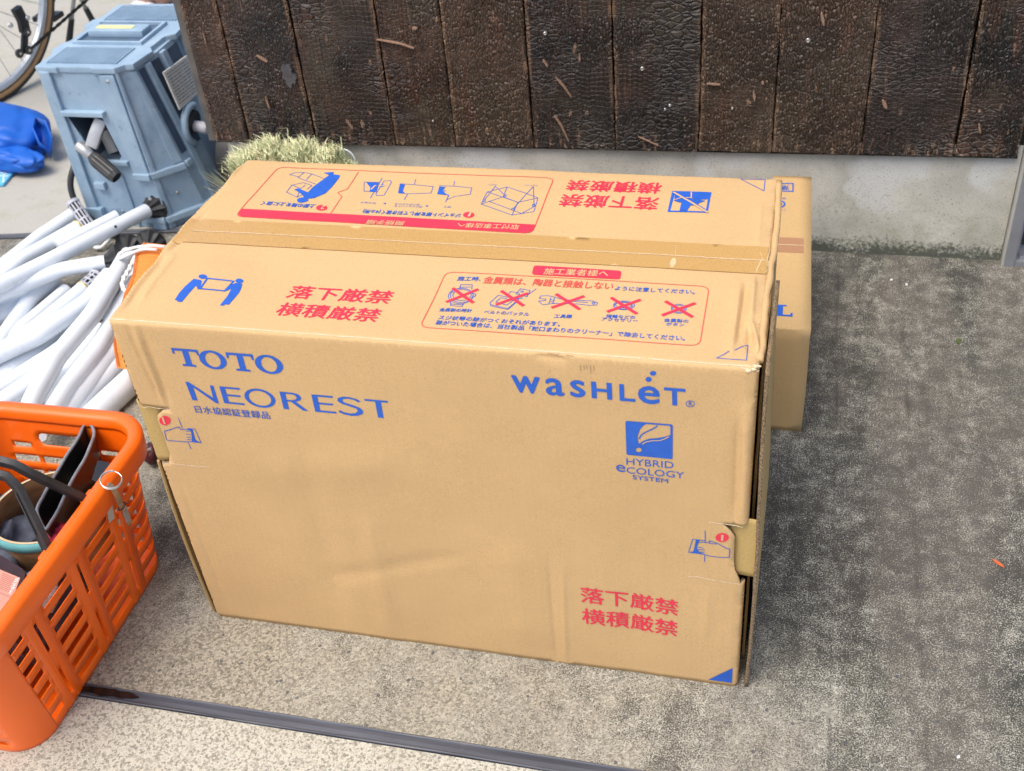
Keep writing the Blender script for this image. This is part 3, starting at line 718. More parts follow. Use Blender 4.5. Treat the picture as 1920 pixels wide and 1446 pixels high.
def newpart(nm):
    NPART[nm] = NPART.get(nm, 0)+1; CUR[0] = (nm, NPART[nm])
def lay(mat, V_, F_, key='box'):
    mb, mats = LAY.setdefault((key, CUR[0]), (MB(), []))
    if mat not in mats: mats.append(mat)
    mb.add(V_, F_, mats.index(mat))
def poly_ink(polys, mat, conv=None, holes=(), off=.0005, mapf=None, key='box'):
    P_ = [conv(p) for p in polys] if conv else list(polys); Hs = [[conv(p) for p in h] if conv else list(h) for h in holes]
    A, T = cdt_sheet(P_, Hs, [], .02); V_, F_ = ink_mesh('', A, T.tolist(), mat, off, mapf=mapf); lay(mat, V_, F_, key)
def line_ink(pts, wd, mat, conv=None, off=.0005, closed=False, mapf=None, key='box'):
    P_ = [Vector(conv(p)) for p in pts] if conv else [Vector(p) for p in pts]
    if closed: P_.append(P_[0])
    A = []; T = []
    for a_, b_ in zip(P_, P_[1:]):
        t = b_-a_
        if t.length < 1e-6: continue
        t.normalize(); n = Vector((-t.y, t.x))*wd/2; e_ = t*wd*.3; k = len(A)
        A += [tuple(a_-n-e_), tuple(a_+n-e_), tuple(b_+n+e_), tuple(b_-n+e_)]; T.append([k+3, k+2, k+1, k])
    V_, F_ = ink_mesh('', A, T, mat, off, .01, mapf=mapf); lay(mat, V_, F_, key)
def ell(c, rx, ry, n=28, a0=0, rot=0): return [(c[0]+rx*math.cos(a0+2*math.pi*i/n)*math.cos(rot)-ry*math.sin(a0+2*math.pi*i/n)*math.sin(rot), c[1]+rx*math.cos(a0+2*math.pi*i/n)*math.sin(rot)+ry*math.sin(a0+2*math.pi*i/n)*math.cos(rot)) for i in range(n)]
def text_geo(body, bold=0.0, shear=0.0):
    cu = bpy.data.curves.new('lettering', 'FONT'); cu.body = body; cu.size = 1; cu.offset = bold; cu.resolution_u = 3; cu.shear = shear; cu.space_character = 1.0
    o = bpy.data.objects.new('lettering', cu); COL.objects.link(o); bpy.context.view_layer.update()
    me = bpy.data.meshes.new_from_object(o.evaluated_get(bpy.context.evaluated_depsgraph_get()))
    V_ = np.array([tuple(v.co)[:2] for v in me.vertices]).reshape(-1, 2); F_ = [list(p.vertices) for p in me.polygons]
    bpy.data.objects.remove(o); bpy.data.curves.remove(cu); bpy.data.meshes.remove(me); return V_, F_
def rquad(q, r, n=6):
    q = [Vector(p) for p in q]; out = []
    for i in range(4):
        a_ = q[i]+(q[i-1]-q[i]).normalized()*r; b_ = q[i]+(q[(i+1) % 4]-q[i]).normalized()*r
        for k in range(n+1): t = k/n; out.append(tuple(a_*(1-t)**2+q[i]*2*t*(1-t)+b_*t*t))
    return out
TG = {}
def text_ink(body, bl, br, h, mat, conv, bold=0.0, flip=False, off=.0005, mapf=None, key='box', Z=None):
    """lettering whose ink box has its lower corners at photo points bl, br and is h pixels high"""
    if body not in TG: TG[body] = text_geo(body)
    V_, F_ = TG[body]; tlp = (bl[0], bl[1]-h)
    if Z: bl, br, tlp = Z([bl, br, tlp])
    o, r_, t_ = (Vector(conv(p)) for p in (bl, br, tlp)); ex = r_-o; ey = Vector((0, t_.y-o.y))
    mn, mx = V_.min(0), V_.max(0); U = (V_-mn)/np.maximum(mx-mn, 1e-6)
    if flip: U = 1-U
    A = np.array([[o.x+u*ex.x+v*ey.x, o.y+u*ex.y+v*ey.y] for u, v in U])
    hh = abs(ey.y)
    sh = [(0, 0)] if bold <= 0 else [(-.5, 0), (.5, 0), (0, -.35), (0, .35)]
    for i, (dx, dy) in enumerate(sh):
        VV, FF = ink_mesh('', (A+np.array([dx, dy])*hh*bold).tolist(), F_, mat, off+i*.00006, .006, mapf=mapf); lay(mat, VV, FF, key)
RAKKA, YOKO = '落下厳禁', '横積厳禁'
newpart('maker_logo')
# --- front: logo in slab serif capitals, drawn in unit boxes
Z4 = zz(3.0968, 180, 480)
def serif_T(x0, x1, z0, z1):
    w_, h = x1-x0, z1-z0; m_ = (x0+x1)/2; sw = w_*.115; th = h*.13
    return [(m_-w_*.26, z0), (m_+w_*.26, z0), (m_+w_*.26, z0+th*.75), (m_+sw, z0+th), (m_+sw, z1-th), (x1-w_*.10, z1-th), (x1-w_*.06, z1-h*.33), (x1, z1-h*.33), (x1, z1), (x0, z1), (x0, z1-h*.33), (x0+w_*.06, z1-h*.33), (x0+w_*.10, z1-th), (m_-sw, z1-th), (m_-sw, z0+th), (m_-w_*.26, z0+th*.75)]
a_ = front((331, 684)); b_ = front((526, 664)); tx0, tx1 = a_[0]-.0, b_[0]; tz0, tz1 = .5*(a_[1]+b_[1])-.5*.0, 0
tz0 = front((372, 688))[1]; tz1 = front((372, 656))[1]; W = tx1-tx0
for i, (u0, u1) in enumerate([(0, .245), (.235, .49), (.50, .745), (.745, 1.0)]):
    if i % 2 == 0: poly_ink(serif_T(tx0+W*u0, tx0+W*u1, tz0, tz1), INK_B)
    else:
        cx_, cz_ = tx0+W*(u0+u1)/2, (tz0+tz1)/2; rx, rz = W*(u1-u0)/2*.98, (tz1-tz0)/2*1.06
        poly_ink(ell((cx_, cz_), rx, rz, 40), INK_B, holes=[ell((cx_, cz_), rx*.56, rz*.78, 36)])
newpart('product_name_lettering')
# --- NEOREST in wide humanist capitals: thick stems, thin bars
nz0 = front((500, 762))[1]; nz1 = front((500, 731))[1]; nx0 = front((357, 745))[0]; nx1 = front((728, 752))[0]; NW = nx1-nx0; NH = nz1-nz0
def nb(u0, v0, u1, v1): return [(nx0+NW*u0, nz0+NH*v0), (nx0+NW*u1, nz0+NH*v0), (nx0+NW*u1, nz0+NH*v1), (nx0+NW*u0, nz0+NH*v1)]
def npoly(p): poly_ink([(nx0+NW*u, nz0+NH*v) for u, v in p], INK_B)
st = .027
npoly([(0.006, 0), (st+.006, 0), (st+.004, .80), (.128, -.06), (.142, -.06), (.142, 1), (.124, 1), (.121, .24), (.016, 1.08), (0, 1.08)])
def letE(u): npoly([(u, 0), (u+.105, 0), (u+.105, .10), (u+st, .10), (u+st, .46), (u+.096, .46), (u+.096, .56), (u+st, .56), (u+st, .90), (u+.103, .90), (u+.103, 1), (u, 1)])
letE(.172)
cu_, cv_ = nx0+NW*.366, nz0+NH*.5
poly_ink(ell((cu_, cv_), NW*.077, NH*.55, 40), INK_B, holes=[ell((cu_, cv_), NW*.056, NH*.44, 36)])
npoly([(.475, 0), (.475+st, 0), (.475+st, 1), (.475, 1)])
bo = [(.497, 1), (.540, 1), (.568, .93), (.578, .76), (.570, .60), (.545, .49), (.598, 0), (.572, 0), (.520, .47), (.497, .47), (.497, .55), (.530, .56), (.550, .64), (.555, .76), (.549, .86), (.533, .91), (.497, .91)]
npoly(bo)
letE(.632)
sc_pts = []
S_out = [(.868, .84), (.850, .95), (.815, 1.03), (.785, 1.02), (.760, .92), (.754, .76), (.770, .62), (.810, .50), (.840, .40), (.845, .26), (.832, .13), (.805, .08), (.775, .12), (.755, .23), (.750, .10), (.775, 0), (.810, -.05), (.842, 0), (.866, .12), (.871, .30), (.860, .45), (.830, .57), (.790, .68), (.778, .78), (.785, .89), (.808, .94), (.835, .90), (.855, .78)]
npoly(S_out)
npoly([(.938, 0), (.938+st, 0), (.938+st, .90), (1.0, .90), (1.0, 1), (.888, 1), (.888, .90), (.938, .90)])
newpart('approval_lettering'); text_ink('日水協認証登録品', (367, 773), (508, 784), 13, INK_B, front, .02)
# small certificate line sits level: measured at both ends
newpart('wordmark')
# --- WASHLET mark
Z5 = zz(3.6923, 940, 670)
def wl(ch, x0, y0, x1, y1, h, bold=.09):   # zoomed pixel box of one letter
    text_ink(ch, (x0, y0), (x1, y1), h, INK_B, front, bold, Z=Z5)
def wbox(pts): poly_ink(Z5(pts), INK_B, front)
wl('w', 82, 235, 270, 251, 110); wl('a', 317, 254, 434, 264, 112); wl('s', 486, 266, 579, 273, 110)
wbox([(621, 164), (656, 168), (660, 213), (731, 220), (728, 174), (764, 178), (769, 292), (734, 289), (732, 240), (661, 233), (662, 282), (627, 278)])
wbox([(816, 182), (849, 186), (852, 281), (929, 288), (928, 307), (820, 298)])
wl('e', 953, 311, 1092, 322, 116)
wbox([(1126, 205), (1275, 217), (1275, 238), (1216, 233), (1218, 332), (1184, 329), (1182, 230), (1126, 225)])
poly_ink(Z5(ell((1020, 151), 21, 17)), INK_B, front); poly_ink(Z5(ell((1051, 109), 22, 16)), INK_B, front)
poly_ink(Z5(ell((1308, 320), 31, 23, 32)), INK_B, front, holes=[Z5(ell((1308, 320), 26, 19, 32))]); wl('R', 1298, 331, 1322, 333, 26, .03)
newpart('leaf_emblem')
# --- leaf emblem
poly_ink(Z5([(868, 437), (1180, 462), (1187, 470), (1187, 692), (1180, 700), (876, 668), (868, 660), (860, 445)]), INK_B, front, holes=[
    Z5([(1005, 458), (1164, 471), (1171, 478), (1171, 534), (1140, 545), (1090, 554), (1020, 560), (985, 572), (953, 594), (946, 560), (948, 530), (960, 498), (980, 472)]), Z5(ell((952, 635), 20, 15, 24))])
line_ink(Z5([(1080, 472), (1055, 490), (1015, 508), (985, 522), (965, 540), (956, 560)]), .0016, INK_B, front)
line_ink(Z5([(980, 594), (1000, 580), (1040, 572), (1100, 570), (1140, 556), (1158, 545)]), .0012, INK_W, front, off=.0009)
text_ink('HYBRID', (868, 735), (1193, 765), 45, INK_B, front, 0, Z=Z5)
text_ink('e', (797, 782), (860, 788), 48, INK_B, front, .02, Z=Z5); text_ink('COLOGY', (869, 795), (1266, 836), 44, INK_B, front, 0, Z=Z5)
text_ink('SYSTEM', (911, 836), (1155, 866), 28, INK_B, front, .02, Z=Z5)
# --- front warnings
newpart('warning_lettering'); text_ink(RAKKA, (118, 734), (828, 838), 112, INK_R, front, .035, Z=Z6); text_ink(YOKO, (128, 888), (822, 991), 112, INK_R, front, .035, Z=Z6); newpart('corner_triangle')
poly_ink(Z6([(1227, 1217), (1220, 1327), (1048, 1303)]), INK_B, front, off=.0009)
def one(c, rx, ry, Z, conv, flip=False, ch='1'):
    poly_ink(Z(ell(c, rx, ry, 32)), INK_R, conv)
    text_ink(ch, (c[0]-rx*.16, c[1]+ry*.62), (c[0]+rx*.16, c[1]+ry*.66), ry*1.35, INK_W, conv, .03, flip, off=.0010, Z=Z)
newpart('joint_symbol'); one((235, 166), 37, 30, Z7, front); newpart('joint_symbol'); one((1150, 262), 49, 33, Z6, front)
HAND = [(960, 330), (975, 298), (1005, 295), (1060, 303), (1052, 285), (1075, 290), (1110, 303), (1140, 318), (1180, 342), (1206, 347), (1203, 408), (1125, 407), (1060, 398), (1022, 388), (985, 372), (965, 350)]
line_ink(Z6(HAND), .0011, INK_B, front, closed=True)
for p in ([(1055, 303), (1110, 310)], [(960, 330), (1010, 338)], [(968, 350), (1018, 352)], [(980, 368), (1020, 370)]): line_ink(Z6(p), .001, INK_B, front)
line_ink(Z6([(1026, 213), (1025, 300)]), .001, INK_B, front); line_ink(Z6([(1022, 390), (1020, 440)]), .001, INK_B, front)
poly_ink(Z6([(958, 277), (990, 281), (972, 298), (956, 328), (966, 352), (985, 374), (1022, 388), (903, 373), (940, 362)]), INK_B, front); line_ink(Z6([(903, 372), (934, 274), (1026, 285)]), .001, INK_B, front)
CUR[0] = ('joint_symbol', 1)
HL = [(230, 234), (262, 226), (310, 210), (328, 207), (335, 222), (395, 222), (405, 235), (412, 268), (412, 300), (378, 303), (340, 301), (255, 294), (244, 290)]
line_ink(Z7(HL), .0011, INK_B, front, closed=True); line_ink(Z7([(323, 152), (347, 215)]), .001, INK_B, front); line_ink(Z7([(383, 304), (402, 348)]), .001, INK_B, front)
poly_ink(Z7([(380, 214), (412, 217), (432, 290), (469, 311), (405, 303), (413, 285), (413, 258), (405, 235), (380, 222)]), INK_B, front); line_ink(Z7([(412, 217), (430, 222), (469, 311)]), .001, INK_B, front)
for p in ([(372, 232), (398, 236)], [(370, 252), (410, 257)], [(376, 272), (412, 273)], [(378, 288), (410, 288)]): line_ink(Z7(p), .001, INK_B, front)
newpart('torn_edge')
# --- torn paper lines at the slits
def torn(P_, wd):
    newpart('torn_edge'); n_ = 26; Q = [Vector(p) for p in P_]; out = []
    for i in range(n_):
        t = i/(n_-1)*(len(Q)-1); k = min(int(t), len(Q)-2); c_ = Q[k].lerp(Q[k+1], t-k); out.append((c_.x, c_.y+.9*noise.noise(Vector((i*.9, c_.x, 0)))))
    for i in range(n_-1): line_ink([out[i], out[i+1]], wd*(.6+.7*abs(noise.noise(Vector((i*1.3, 4, wd*900))))), TORN, front)
torn(Z7([(215, 440), (262, 443), (340, 450), (430, 458), (520, 465)]), .0016); torn(Z7([(60, 68), (100, 86), (118, 78), (200, 88), (275, 95)]), .0014)
torn(Z6([(905, 548), (960, 550), (1020, 562), (1090, 575), (1170, 590), (1280, 606)]), .0018); torn(Z6([(1055, 148), (1120, 157), (1220, 170), (1300, 182)]), .0016)
newpart('carrying_symbol')
# --- top, front half
Z5b = zz(4.3816, 180, 290)
for P_ in ([(820, 1022), (870, 1030), (882, 1040), (872, 1075), (866, 1108), (848, 1108), (835, 1078), (800, 1115), (750, 1172), (712, 1215), (675, 1212), (682, 1205), (657, 1198), (700, 1140), (752, 1084)],
           [(1150, 1046), (1200, 1051), (1192, 1090), (1172, 1135), (1090, 1234), (1060, 1231), (1050, 1242), (1018, 1240), (1080, 1160), (1110, 1098), (1052, 1124), (1040, 1118), (1075, 1095), (1112, 1062)]): poly_ink(Z5b(P_), INK_B, top)
poly_ink(Z5b(ell((891, 1003), 33, 18)), INK_B, top); poly_ink(Z5b(ell((1176, 1029), 33, 18)), INK_B, top)
line_ink(Z5b([(925, 1016), (1128, 1033), (1056, 1117), (866, 1103)]), .0026, INK_B, top, closed=True)
newpart('warning_lettering'); text_ink(RAKKA, (1095, 238), (1697, 272), 78, INK_R, top, .035, Z=Z4); text_ink(YOKO, (1032, 343), (1625, 383), 80, INK_R, top, .035, Z=Z4); newpart('notice_panel')
Z3 = zz(2.9091, 780, 480)
def rrect(x0, x1, s0, s1, r, n=6):
    out = []
    for (cx_, cs_, a0) in ((x1-r, s1-r, 0), (x0+r, s1-r, 90), (x0+r, s0+r, 180), (x1-r, s0+r, 270)):
        for i in range(n+1): t = rad(a0+90*i/n); out.append((cx_+r*math.cos(t), cs_+r*math.sin(t)))
    return out
line_ink(rquad([top(p) for p in Z3([(20, 386), (1547, 490), (1600, 168), (163, 83)])], .012), .0012, INK_O, closed=True)
poly_ink(rquad([top(p) for p in Z3([(631, 103), (1114, 131), (1121, 85), (643, 53)])], .005), INK_R, off=.0008)
text_ink('施工業者様へ', (693, 104), (1046, 119), 34, INK_W, top, .03, off=.0012, Z=Z3)
def zt(body, bl, br, h, mat, bold=.03): text_ink(body, bl, br, h, mat, top, bold, Z=Z3)
zt('施工時、', (221, 130), (350, 136), 23, INK_B); zt('金属類は、陶器と接触しない', (362, 147), (1070, 186), 38, INK_O, .035); zt('ように注意してください。', (1083, 188), (1518, 209), 23, INK_B)
zt('金属製の時計', (124, 297), (300, 305), 20, INK_B); zt('ベルトのバックル', (368, 312), (612, 327), 20, INK_B); zt('工具類', (751, 337), (847, 341), 20, INK_B)
zt('指輪などの', (1035, 336), (1193, 344), 19, INK_B); zt('アクセサリー', (1010, 353), (1208, 363), 18, INK_B); zt('金属製の', (1352, 360), (1484, 366), 19, INK_B); zt('ボタン', (1363, 380), (1462, 385), 17, INK_B)
zt('スジ状等の跡がつくおそれがあります。', (118, 343), (783, 384), 24, INK_B); zt('跡がついた場合は、当社製品「蛇口まわりのクリーナー」で除去してください。', (103, 372), (1465, 463), 26, INK_B)
LW = .0009
def tl(pts, closed=False, wd=LW, mat=None): line_ink(Z3(pts), wd, mat or INK_B, top, closed=closed)
tl(ell((248, 209), 62, 38, 30), True); tl(ell((250, 207), 50, 30, 30), True); tl(ell((243, 212), 68, 42, 30), True)
tl([(236, 170), (243, 152), (306, 153), (303, 178)]); tl([(240, 165), (304, 165)]); tl([(186, 240), (188, 264), (250, 270), (262, 248)]); tl([(188, 255), (258, 260)]); tl([(310, 200), (325, 203), (320, 218), (308, 215)])
tl([(403, 252), (448, 212), (560, 235), (500, 285), (405, 262)], True); tl([(435, 248), (463, 225), (530, 240), (494, 266)], True); tl([(500, 215), (515, 192), (560, 200), (580, 232), (520, 226)], True); tl([(545, 205), (570, 178), (622, 188), (605, 222)], True); tl([(405, 262), (410, 270), (500, 290), (560, 240)]); tl([(610, 212), (655, 180)]); tl([(450, 255), (540, 225)]); tl(ell((578, 193), 7, 4, 10), True)
tl([(672, 232), (680, 218), (720, 217), (757, 225), (800, 238), (965, 246), (990, 256), (985, 268), (950, 270), (880, 262), (765, 258), (720, 262), (690, 265), (668, 245), (705, 243), (708, 235), (675, 232)], True); tl([(735, 228), (725, 258)]); tl([(755, 230), (745, 260)]); tl([(735, 238), (755, 243)]); tl([(733, 248), (750, 252)]); tl(ell((968, 258), 8, 5, 10), True); tl([(835, 245), (935, 255)])
tl(ell((1134, 269), 57, 24, 26), True); tl(ell((1130, 271), 50, 18, 26), True); tl(ell((1132, 266), 44, 16, 26), True)
tl(ell((1433, 289), 41, 25, 24), True); tl(ell((1433, 289), 33, 19, 24), True)
for c in ((1420, 284), (1445, 285), (1420, 294), (1444, 295)): poly_ink(Z3(ell(c, 6, 4, 8)), INK_B, top)
for a0, a1, b0, b1 in [((202, 172), (309, 249), (334, 180), (168, 243)), ((468, 191), (583, 269), (607, 205), (440, 262)), ((767, 211), (890, 290), (913, 222), (744, 281)), ((1068, 231), (1201, 313), (1220, 241), (1047, 303)), ((1364, 251), (1505, 332), (1519, 260), (1347, 324))]:
    for p in ((a0, a1), (b0, b1)): line_ink(Z3(p), .0046, INK_R, top, off=.0008)
newpart('corner_triangle'); line_ink(Z3([(1640, 556), (1708, 522), (1745, 512), (1812, 474), (1803, 569), (1700, 562)]), .001, INK_B, top, closed=True)
newpart('opening_steps_panel')
# --- top, back half (reads from behind)
Z1 = zz(2.9091, 440, 290); Z2 = zz(3.4286, 1000, 300)
fr = [top(p) for p in Z1([(20, 338), (1622, 433), (1743, 136), (243, 67)])]
line_ink(rquad(fr, .012), .0014, INK_O, closed=True)
bq = [Vector(top(p)) for p in Z1([(20, 338), (1622, 433), (1642, 386), (60, 297)])]
def cut(q, i, r): return [q[i]+(q[i-1]-q[i]).normalized()*r, q[i]+(q[i-1]-q[i]).normalized()*r*.35+(q[(i+1) % 4]-q[i]).normalized()*r*.35, q[i]+(q[(i+1) % 4]-q[i]).normalized()*r]
poly_ink([tuple(p) for p in cut(bq, 0, .010)+cut(bq, 1, .010)+[bq[2], bq[3]]], INK_R, off=.0008)
def zu(body, bl, br, h, mat, bold=.03, off=.0005): text_ink(body, bl, br, h, mat, top, bold, True, off, Z=Z1)
zu('取付工事店様へ', (1207, 402), (1545, 415), 26, INK_W, .03, .0012); zu('開梱手順', (713, 383), (915, 392), 24, INK_W, .03, .0012)
zu('ジョイント部を押して引き抜く(4ヵ所)', (693, 321), (1227, 347), 24, INK_B, .045); zu('上部の箱を上に抜く', (150, 275), (430, 293), 21, INK_B, .045)
def rone(c, ch):
    poly_ink(Z1(ell(c, 31, 16, 28)), INK_R, top); text_ink(ch, (c[0]-(5 if ch == '1' else 9), c[1]+10), (c[0]+(5 if ch == '1' else 9), c[1]+11), 22, INK_W, top, .06, True, .0010, Z=Z1)
rone((1277, 332), '1'); rone((475, 290), '2')
zu('押す', (1138, 291), (1178, 293), 9, INK_B, 0); zu('中のジョイントを', (868, 287), (1020, 292), 10, INK_B, 0); zu('指で引っかける', (872, 275), (1008, 280), 9, INK_B, 0); zu('引き出す', (683, 266), (766, 272), 10, INK_B, 0)
zu('ジョイント', (1378, 175), (1428, 178), 9, INK_B, 0); zu('ジョイント', (1583, 182), (1652, 185), 9, INK_B, 0)
for c in ((1046, 282), (817, 268)): poly_ink(Z1([(c[0]-8, c[1]), (c[0]+8, c[1]-5), (c[0]+8, c[1]+5)]), INK_B, top)
def tu(pts, closed=False, wd=.0009, mat=None): line_ink(Z1(pts), wd, mat or INK_B, top, closed=closed)
tu([(675, 95), (615, 188), (562, 207), (585, 230), (515, 335)], wd=.0013, mat=INK_O)
tu([(1378, 210), (1487, 185), (1655, 245), (1632, 315), (1512, 333), (1345, 275)], True); tu([(1487, 185), (1465, 238), (1345, 275)]); tu([(1465, 238), (1545, 268), (1655, 245)]); tu([(1545, 268), (1512, 333)]); tu([(1378, 210), (1545, 268)]); tu([(1390, 262), (1565, 325)]); tu([(1565, 325), (1640, 285)])
tu([(1423, 180), (1362, 255)]); tu([(1423, 180), (1475, 232)]); tu([(1630, 185), (1520, 300)]); tu([(1630, 185), (1633, 282)])
for c in ((1361, 257), (1475, 232), (1518, 302), (1631, 282)): tu([(c[0]-6, c[1]-4), (c[0]+6, c[1]-6), (c[0]+6, c[1]+4), (c[0]-6, c[1]+6)], True)
tu([(1107, 218), (1120, 172), (1200, 177), (1293, 187), (1285, 222), (1200, 232), (1160, 248), (1165, 222)], True); tu([(1200, 148), (1195, 175)]); tu([(1168, 225), (1150, 262)]); poly_ink(Z1([(1120, 178), (1150, 180), (1135, 200), (1160, 225), (1108, 218)]), INK_B, top); tu([(1150, 180), (1130, 195), (1150, 200), (1132, 210), (1160, 222)])
tu([(893, 210), (903, 160), (940, 162), (1083, 177), (1072, 212), (990, 215), (930, 216), (915, 200), (925, 172)], True); tu([(988, 138), (980, 165)]); tu([(945, 215), (925, 248)]); poly_ink(Z1([(905, 162), (930, 165), (915, 195), (925, 215), (894, 212)]), INK_B, top)
tu([(705, 200), (707, 150), (790, 152), (770, 205)], True); poly_ink(Z1([(718, 152), (785, 154), (768, 204), (735, 202), (740, 180)]), INK_B, top); tu([(805, 128), (740, 238)]); tu([(770, 215), (815, 145), (850, 142), (855, 152), (815, 222), (775, 225)], True); tu([(745, 190), (765, 170), (820, 170)], wd=.0022, mat=INK_W); poly_ink(Z1([(800, 162), (828, 170), (795, 178)]), INK_B, top)
poly_ink(Z1([(485, 98), (540, 95), (538, 108), (575, 113), (568, 130), (530, 178), (495, 212), (432, 238), (400, 240), (402, 252), (372, 262), (345, 260), (338, 246), (352, 236), (378, 232), (360, 212), (325, 190), (347, 184), (400, 206), (425, 178), (470, 145), (515, 112)]), INK_B, top)
tu([(302, 108), (330, 98), (378, 96), (420, 104), (540, 150)]); tu([(302, 108), (345, 118), (355, 128), (440, 160)]); tu([(345, 125), (378, 97)]); tu([(390, 135), (420, 105)]); tu([(285, 205), (315, 165), (375, 152), (420, 168), (395, 190)]); tu([(285, 205), (340, 232), (385, 210)]); tu([(315, 165), (360, 185), (340, 232)]); tu([(360, 185), (385, 165)])
newpart('warning_lettering'); text_ink(YOKO, (203, 207), (812, 226), 72, INK_R, top, .035, True, Z=Z2); text_ink(RAKKA, (158, 305), (793, 328), 75, INK_R, top, .035, True, Z=Z2); newpart('no_stepping_symbol')
# no-stepping sign
poly_ink(Z2([(893, 207), (1145, 215), (1120, 346), (863, 339)]), INK_B, top, holes=[Z2([(912, 216), (1128, 223), (1108, 338), (880, 331)])])
poly_ink(Z2([(918, 214), (1010, 216), (1012, 256), (940, 262), (905, 272), (908, 236)]), INK_B, top); poly_ink(Z2([(1022, 217), (1140, 220), (1118, 262), (1060, 264), (1020, 255)]), INK_B, top)
poly_ink(Z2([(905, 270), (960, 255), (1050, 262), (1106, 272), (1060, 288), (980, 288), (930, 280)]), INK_B, top, off=.0008); poly_ink(Z2([(952, 282), (1066, 288), (1050, 298), (1010, 302), (988, 334), (940, 332)]), INK_B, top, off=.0008)
line_ink(Z2([(905, 218), (1118, 342)]), .0042, INK_W, top, off=.0012); line_ink(Z2([(908, 214), (1118, 337)]), .0014, INK_B, top, off=.0015); line_ink(Z2([(905, 268), (960, 252), (1015, 256), (1015, 218)]), .0016, INK_W, top, off=.0013)
newpart('corner_triangle'); line_ink(Z2([(1333, 124), (1490, 129), (1482, 203)]), .0011, INK_B, top, closed=True)
# --- tape along the closing seam of the lid
ty0, ty1 = H+.189, H+.2515; tape_o = rrect(.006, L-.004, ty0, ty1, .001, 1)
A, T = cdt_sheet(tape_o, (), [(x, s) for x in np.arange(.01, L-.01, .01) for s in np.arange(ty0+.006, ty1-.004, .008)], .008)
tp = mesh_obj('packing_tape', [sheet(x, s, .0011) for x, s in A], T.tolist(), TAPE, BOX, smooth=True)
newpart('seam_line')
line_ink([(.004+.79*i/60, H+.2195+.0010*noise.noise(Vector((i*.5, 0, 0)))) for i in range(61)], .0010, TORN, off=.0014)
line_ink([(.004+.79*i/60, H+.2180+.0010*noise.noise(Vector((i*.5, 0, 0)))) for i in range(61)], .0012, CREASE, off=.0012)
for (x, y, rx, ry) in [(1262, 494, .0035, .011), (1442, 497, .004, .006)]:
    newpart('scuff_mark'); c = top((x, y)); poly_ink([(c[0]+rx*math.cos(t)*(1+.4*noise.noise(Vector((t, x, 0)))), c[1]+ry*math.sin(t)*(1+.3*noise.noise(Vector((t, x, 2))))) for t in np.linspace(0, 2*math.pi, 20)[:-1]], TAPESC, off=.0012)
for pts, wd in [([(1443, 470), (1438, 490), (1444, 500), (1436, 512)], .0018), ([(1428, 488), (1420, 505), (1418, 513)], .0022), ([(1425, 475), (1432, 492), (1443, 490)], .0012), ([(1268, 462), (1266, 482)], .0008)]: newpart('scuff_mark'); line_ink(pts, wd*.7, TAPESC, top, off=.0014)
# paper worn pale along the front fold, its white highlight painted in
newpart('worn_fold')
WORN_HL = simple('worn_paper_highlight', (.66, .50, .33), .75, .1, 300, .1, 500)
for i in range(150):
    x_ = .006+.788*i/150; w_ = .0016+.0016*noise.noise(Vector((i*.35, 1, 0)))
    if w_ > .0006: line_ink([(x_, H+.0028+.0006*noise.noise(Vector((i*.2, 9, 0)))), (x_+.788/150, H+.0028+.0006*noise.noise(Vector((i*.2+.2, 9, 0))))], w_, WORN_HL, off=.0004)
# scuffs and the battered corner
for pts, wd in [([(1390, 689), (1405, 692), (1418, 692)], .0012), ([(1421, 680), (1423, 690)], .0014)]: newpart('scuff_mark'); line_ink(pts, wd, SCUFF, top, off=.0008)
newpart('dirt_mark')
for pts, wd in [([(1026, 662), (1046, 664)], .0009), ([(1060, 665), (1075, 667)], .0007)]: line_ink(pts, wd, DIRT, top, off=.0008)
for x in (1031, 1040, 1088, 1095, 1100, 1107, 1113): line_ink([(x, 684+abs(x-1100)*.12), (x+1, 692+(x*7 % 5)*2)], .0007, DIRT, front, off=.0006)
mb = MB(); c = sheet(L-.006, H, 0); rr_ = random.Random(5)
for i in range(5): mb.sphere(c+Vector((rr_.uniform(-.006, .007), rr_.uniform(-.003, .003), rr_.uniform(-.005, .004))), rr_.uniform(.0015, .003), 1, 0, (1.3, .8, .8))
mb.build('crushed_corner', SCUFF, BOX)

# ------------------------------------------------------------------ second carton
B2 = thing('cardboard_box', 'smaller flat brown carton with pinkish tape lying against the wall behind the big one', 'cardboard box', (.80, .82, 0))
bx0, bx1, by0, by1, bh = .792, .8665, .560, 1.085, .218
tilt = lambda x, y: x - .014*(y-by0)/(by1-by0)
def s2map(x, s, off=.0005):
    hh = bh
    if s < hh: return Vector((x+.001*math.sin(s*20), by0-off, s))
    return Vector((tilt(x, by0+s-hh), by0+s-hh, hh+off+.0012*noise.noise(Vector((x*8, s*8, 0)))))
g = [(x, s) for x in np.arange(bx0+.01, bx1-.005, .02) for s in list(np.arange(.01, bh-.004, .02))+[bh-.003, bh-.0001, bh+.003]+list(np.arange(bh+.012, bh+by1-by0-.005, .02))]
A, T = cdt_sheet([(bx0, 0), (bx1, 0), (bx1, bh+by1-by0), (bx0, bh+by1-by0)], (), g, .02)
def s2b(x, s):
    p = s2map(x, s, 0)
    if abs(s-bh) < .004: p = p + Vector((0, .0015, -.0015))
    return p
o = mesh_obj('outer_wrap', [s2b(x, s) for x, s in A], T.tolist(), [CARD2, CORR], B2, smooth=True); md = solidify(o, .004); md.material_offset_rim = 1
for e_ in ():
    pass
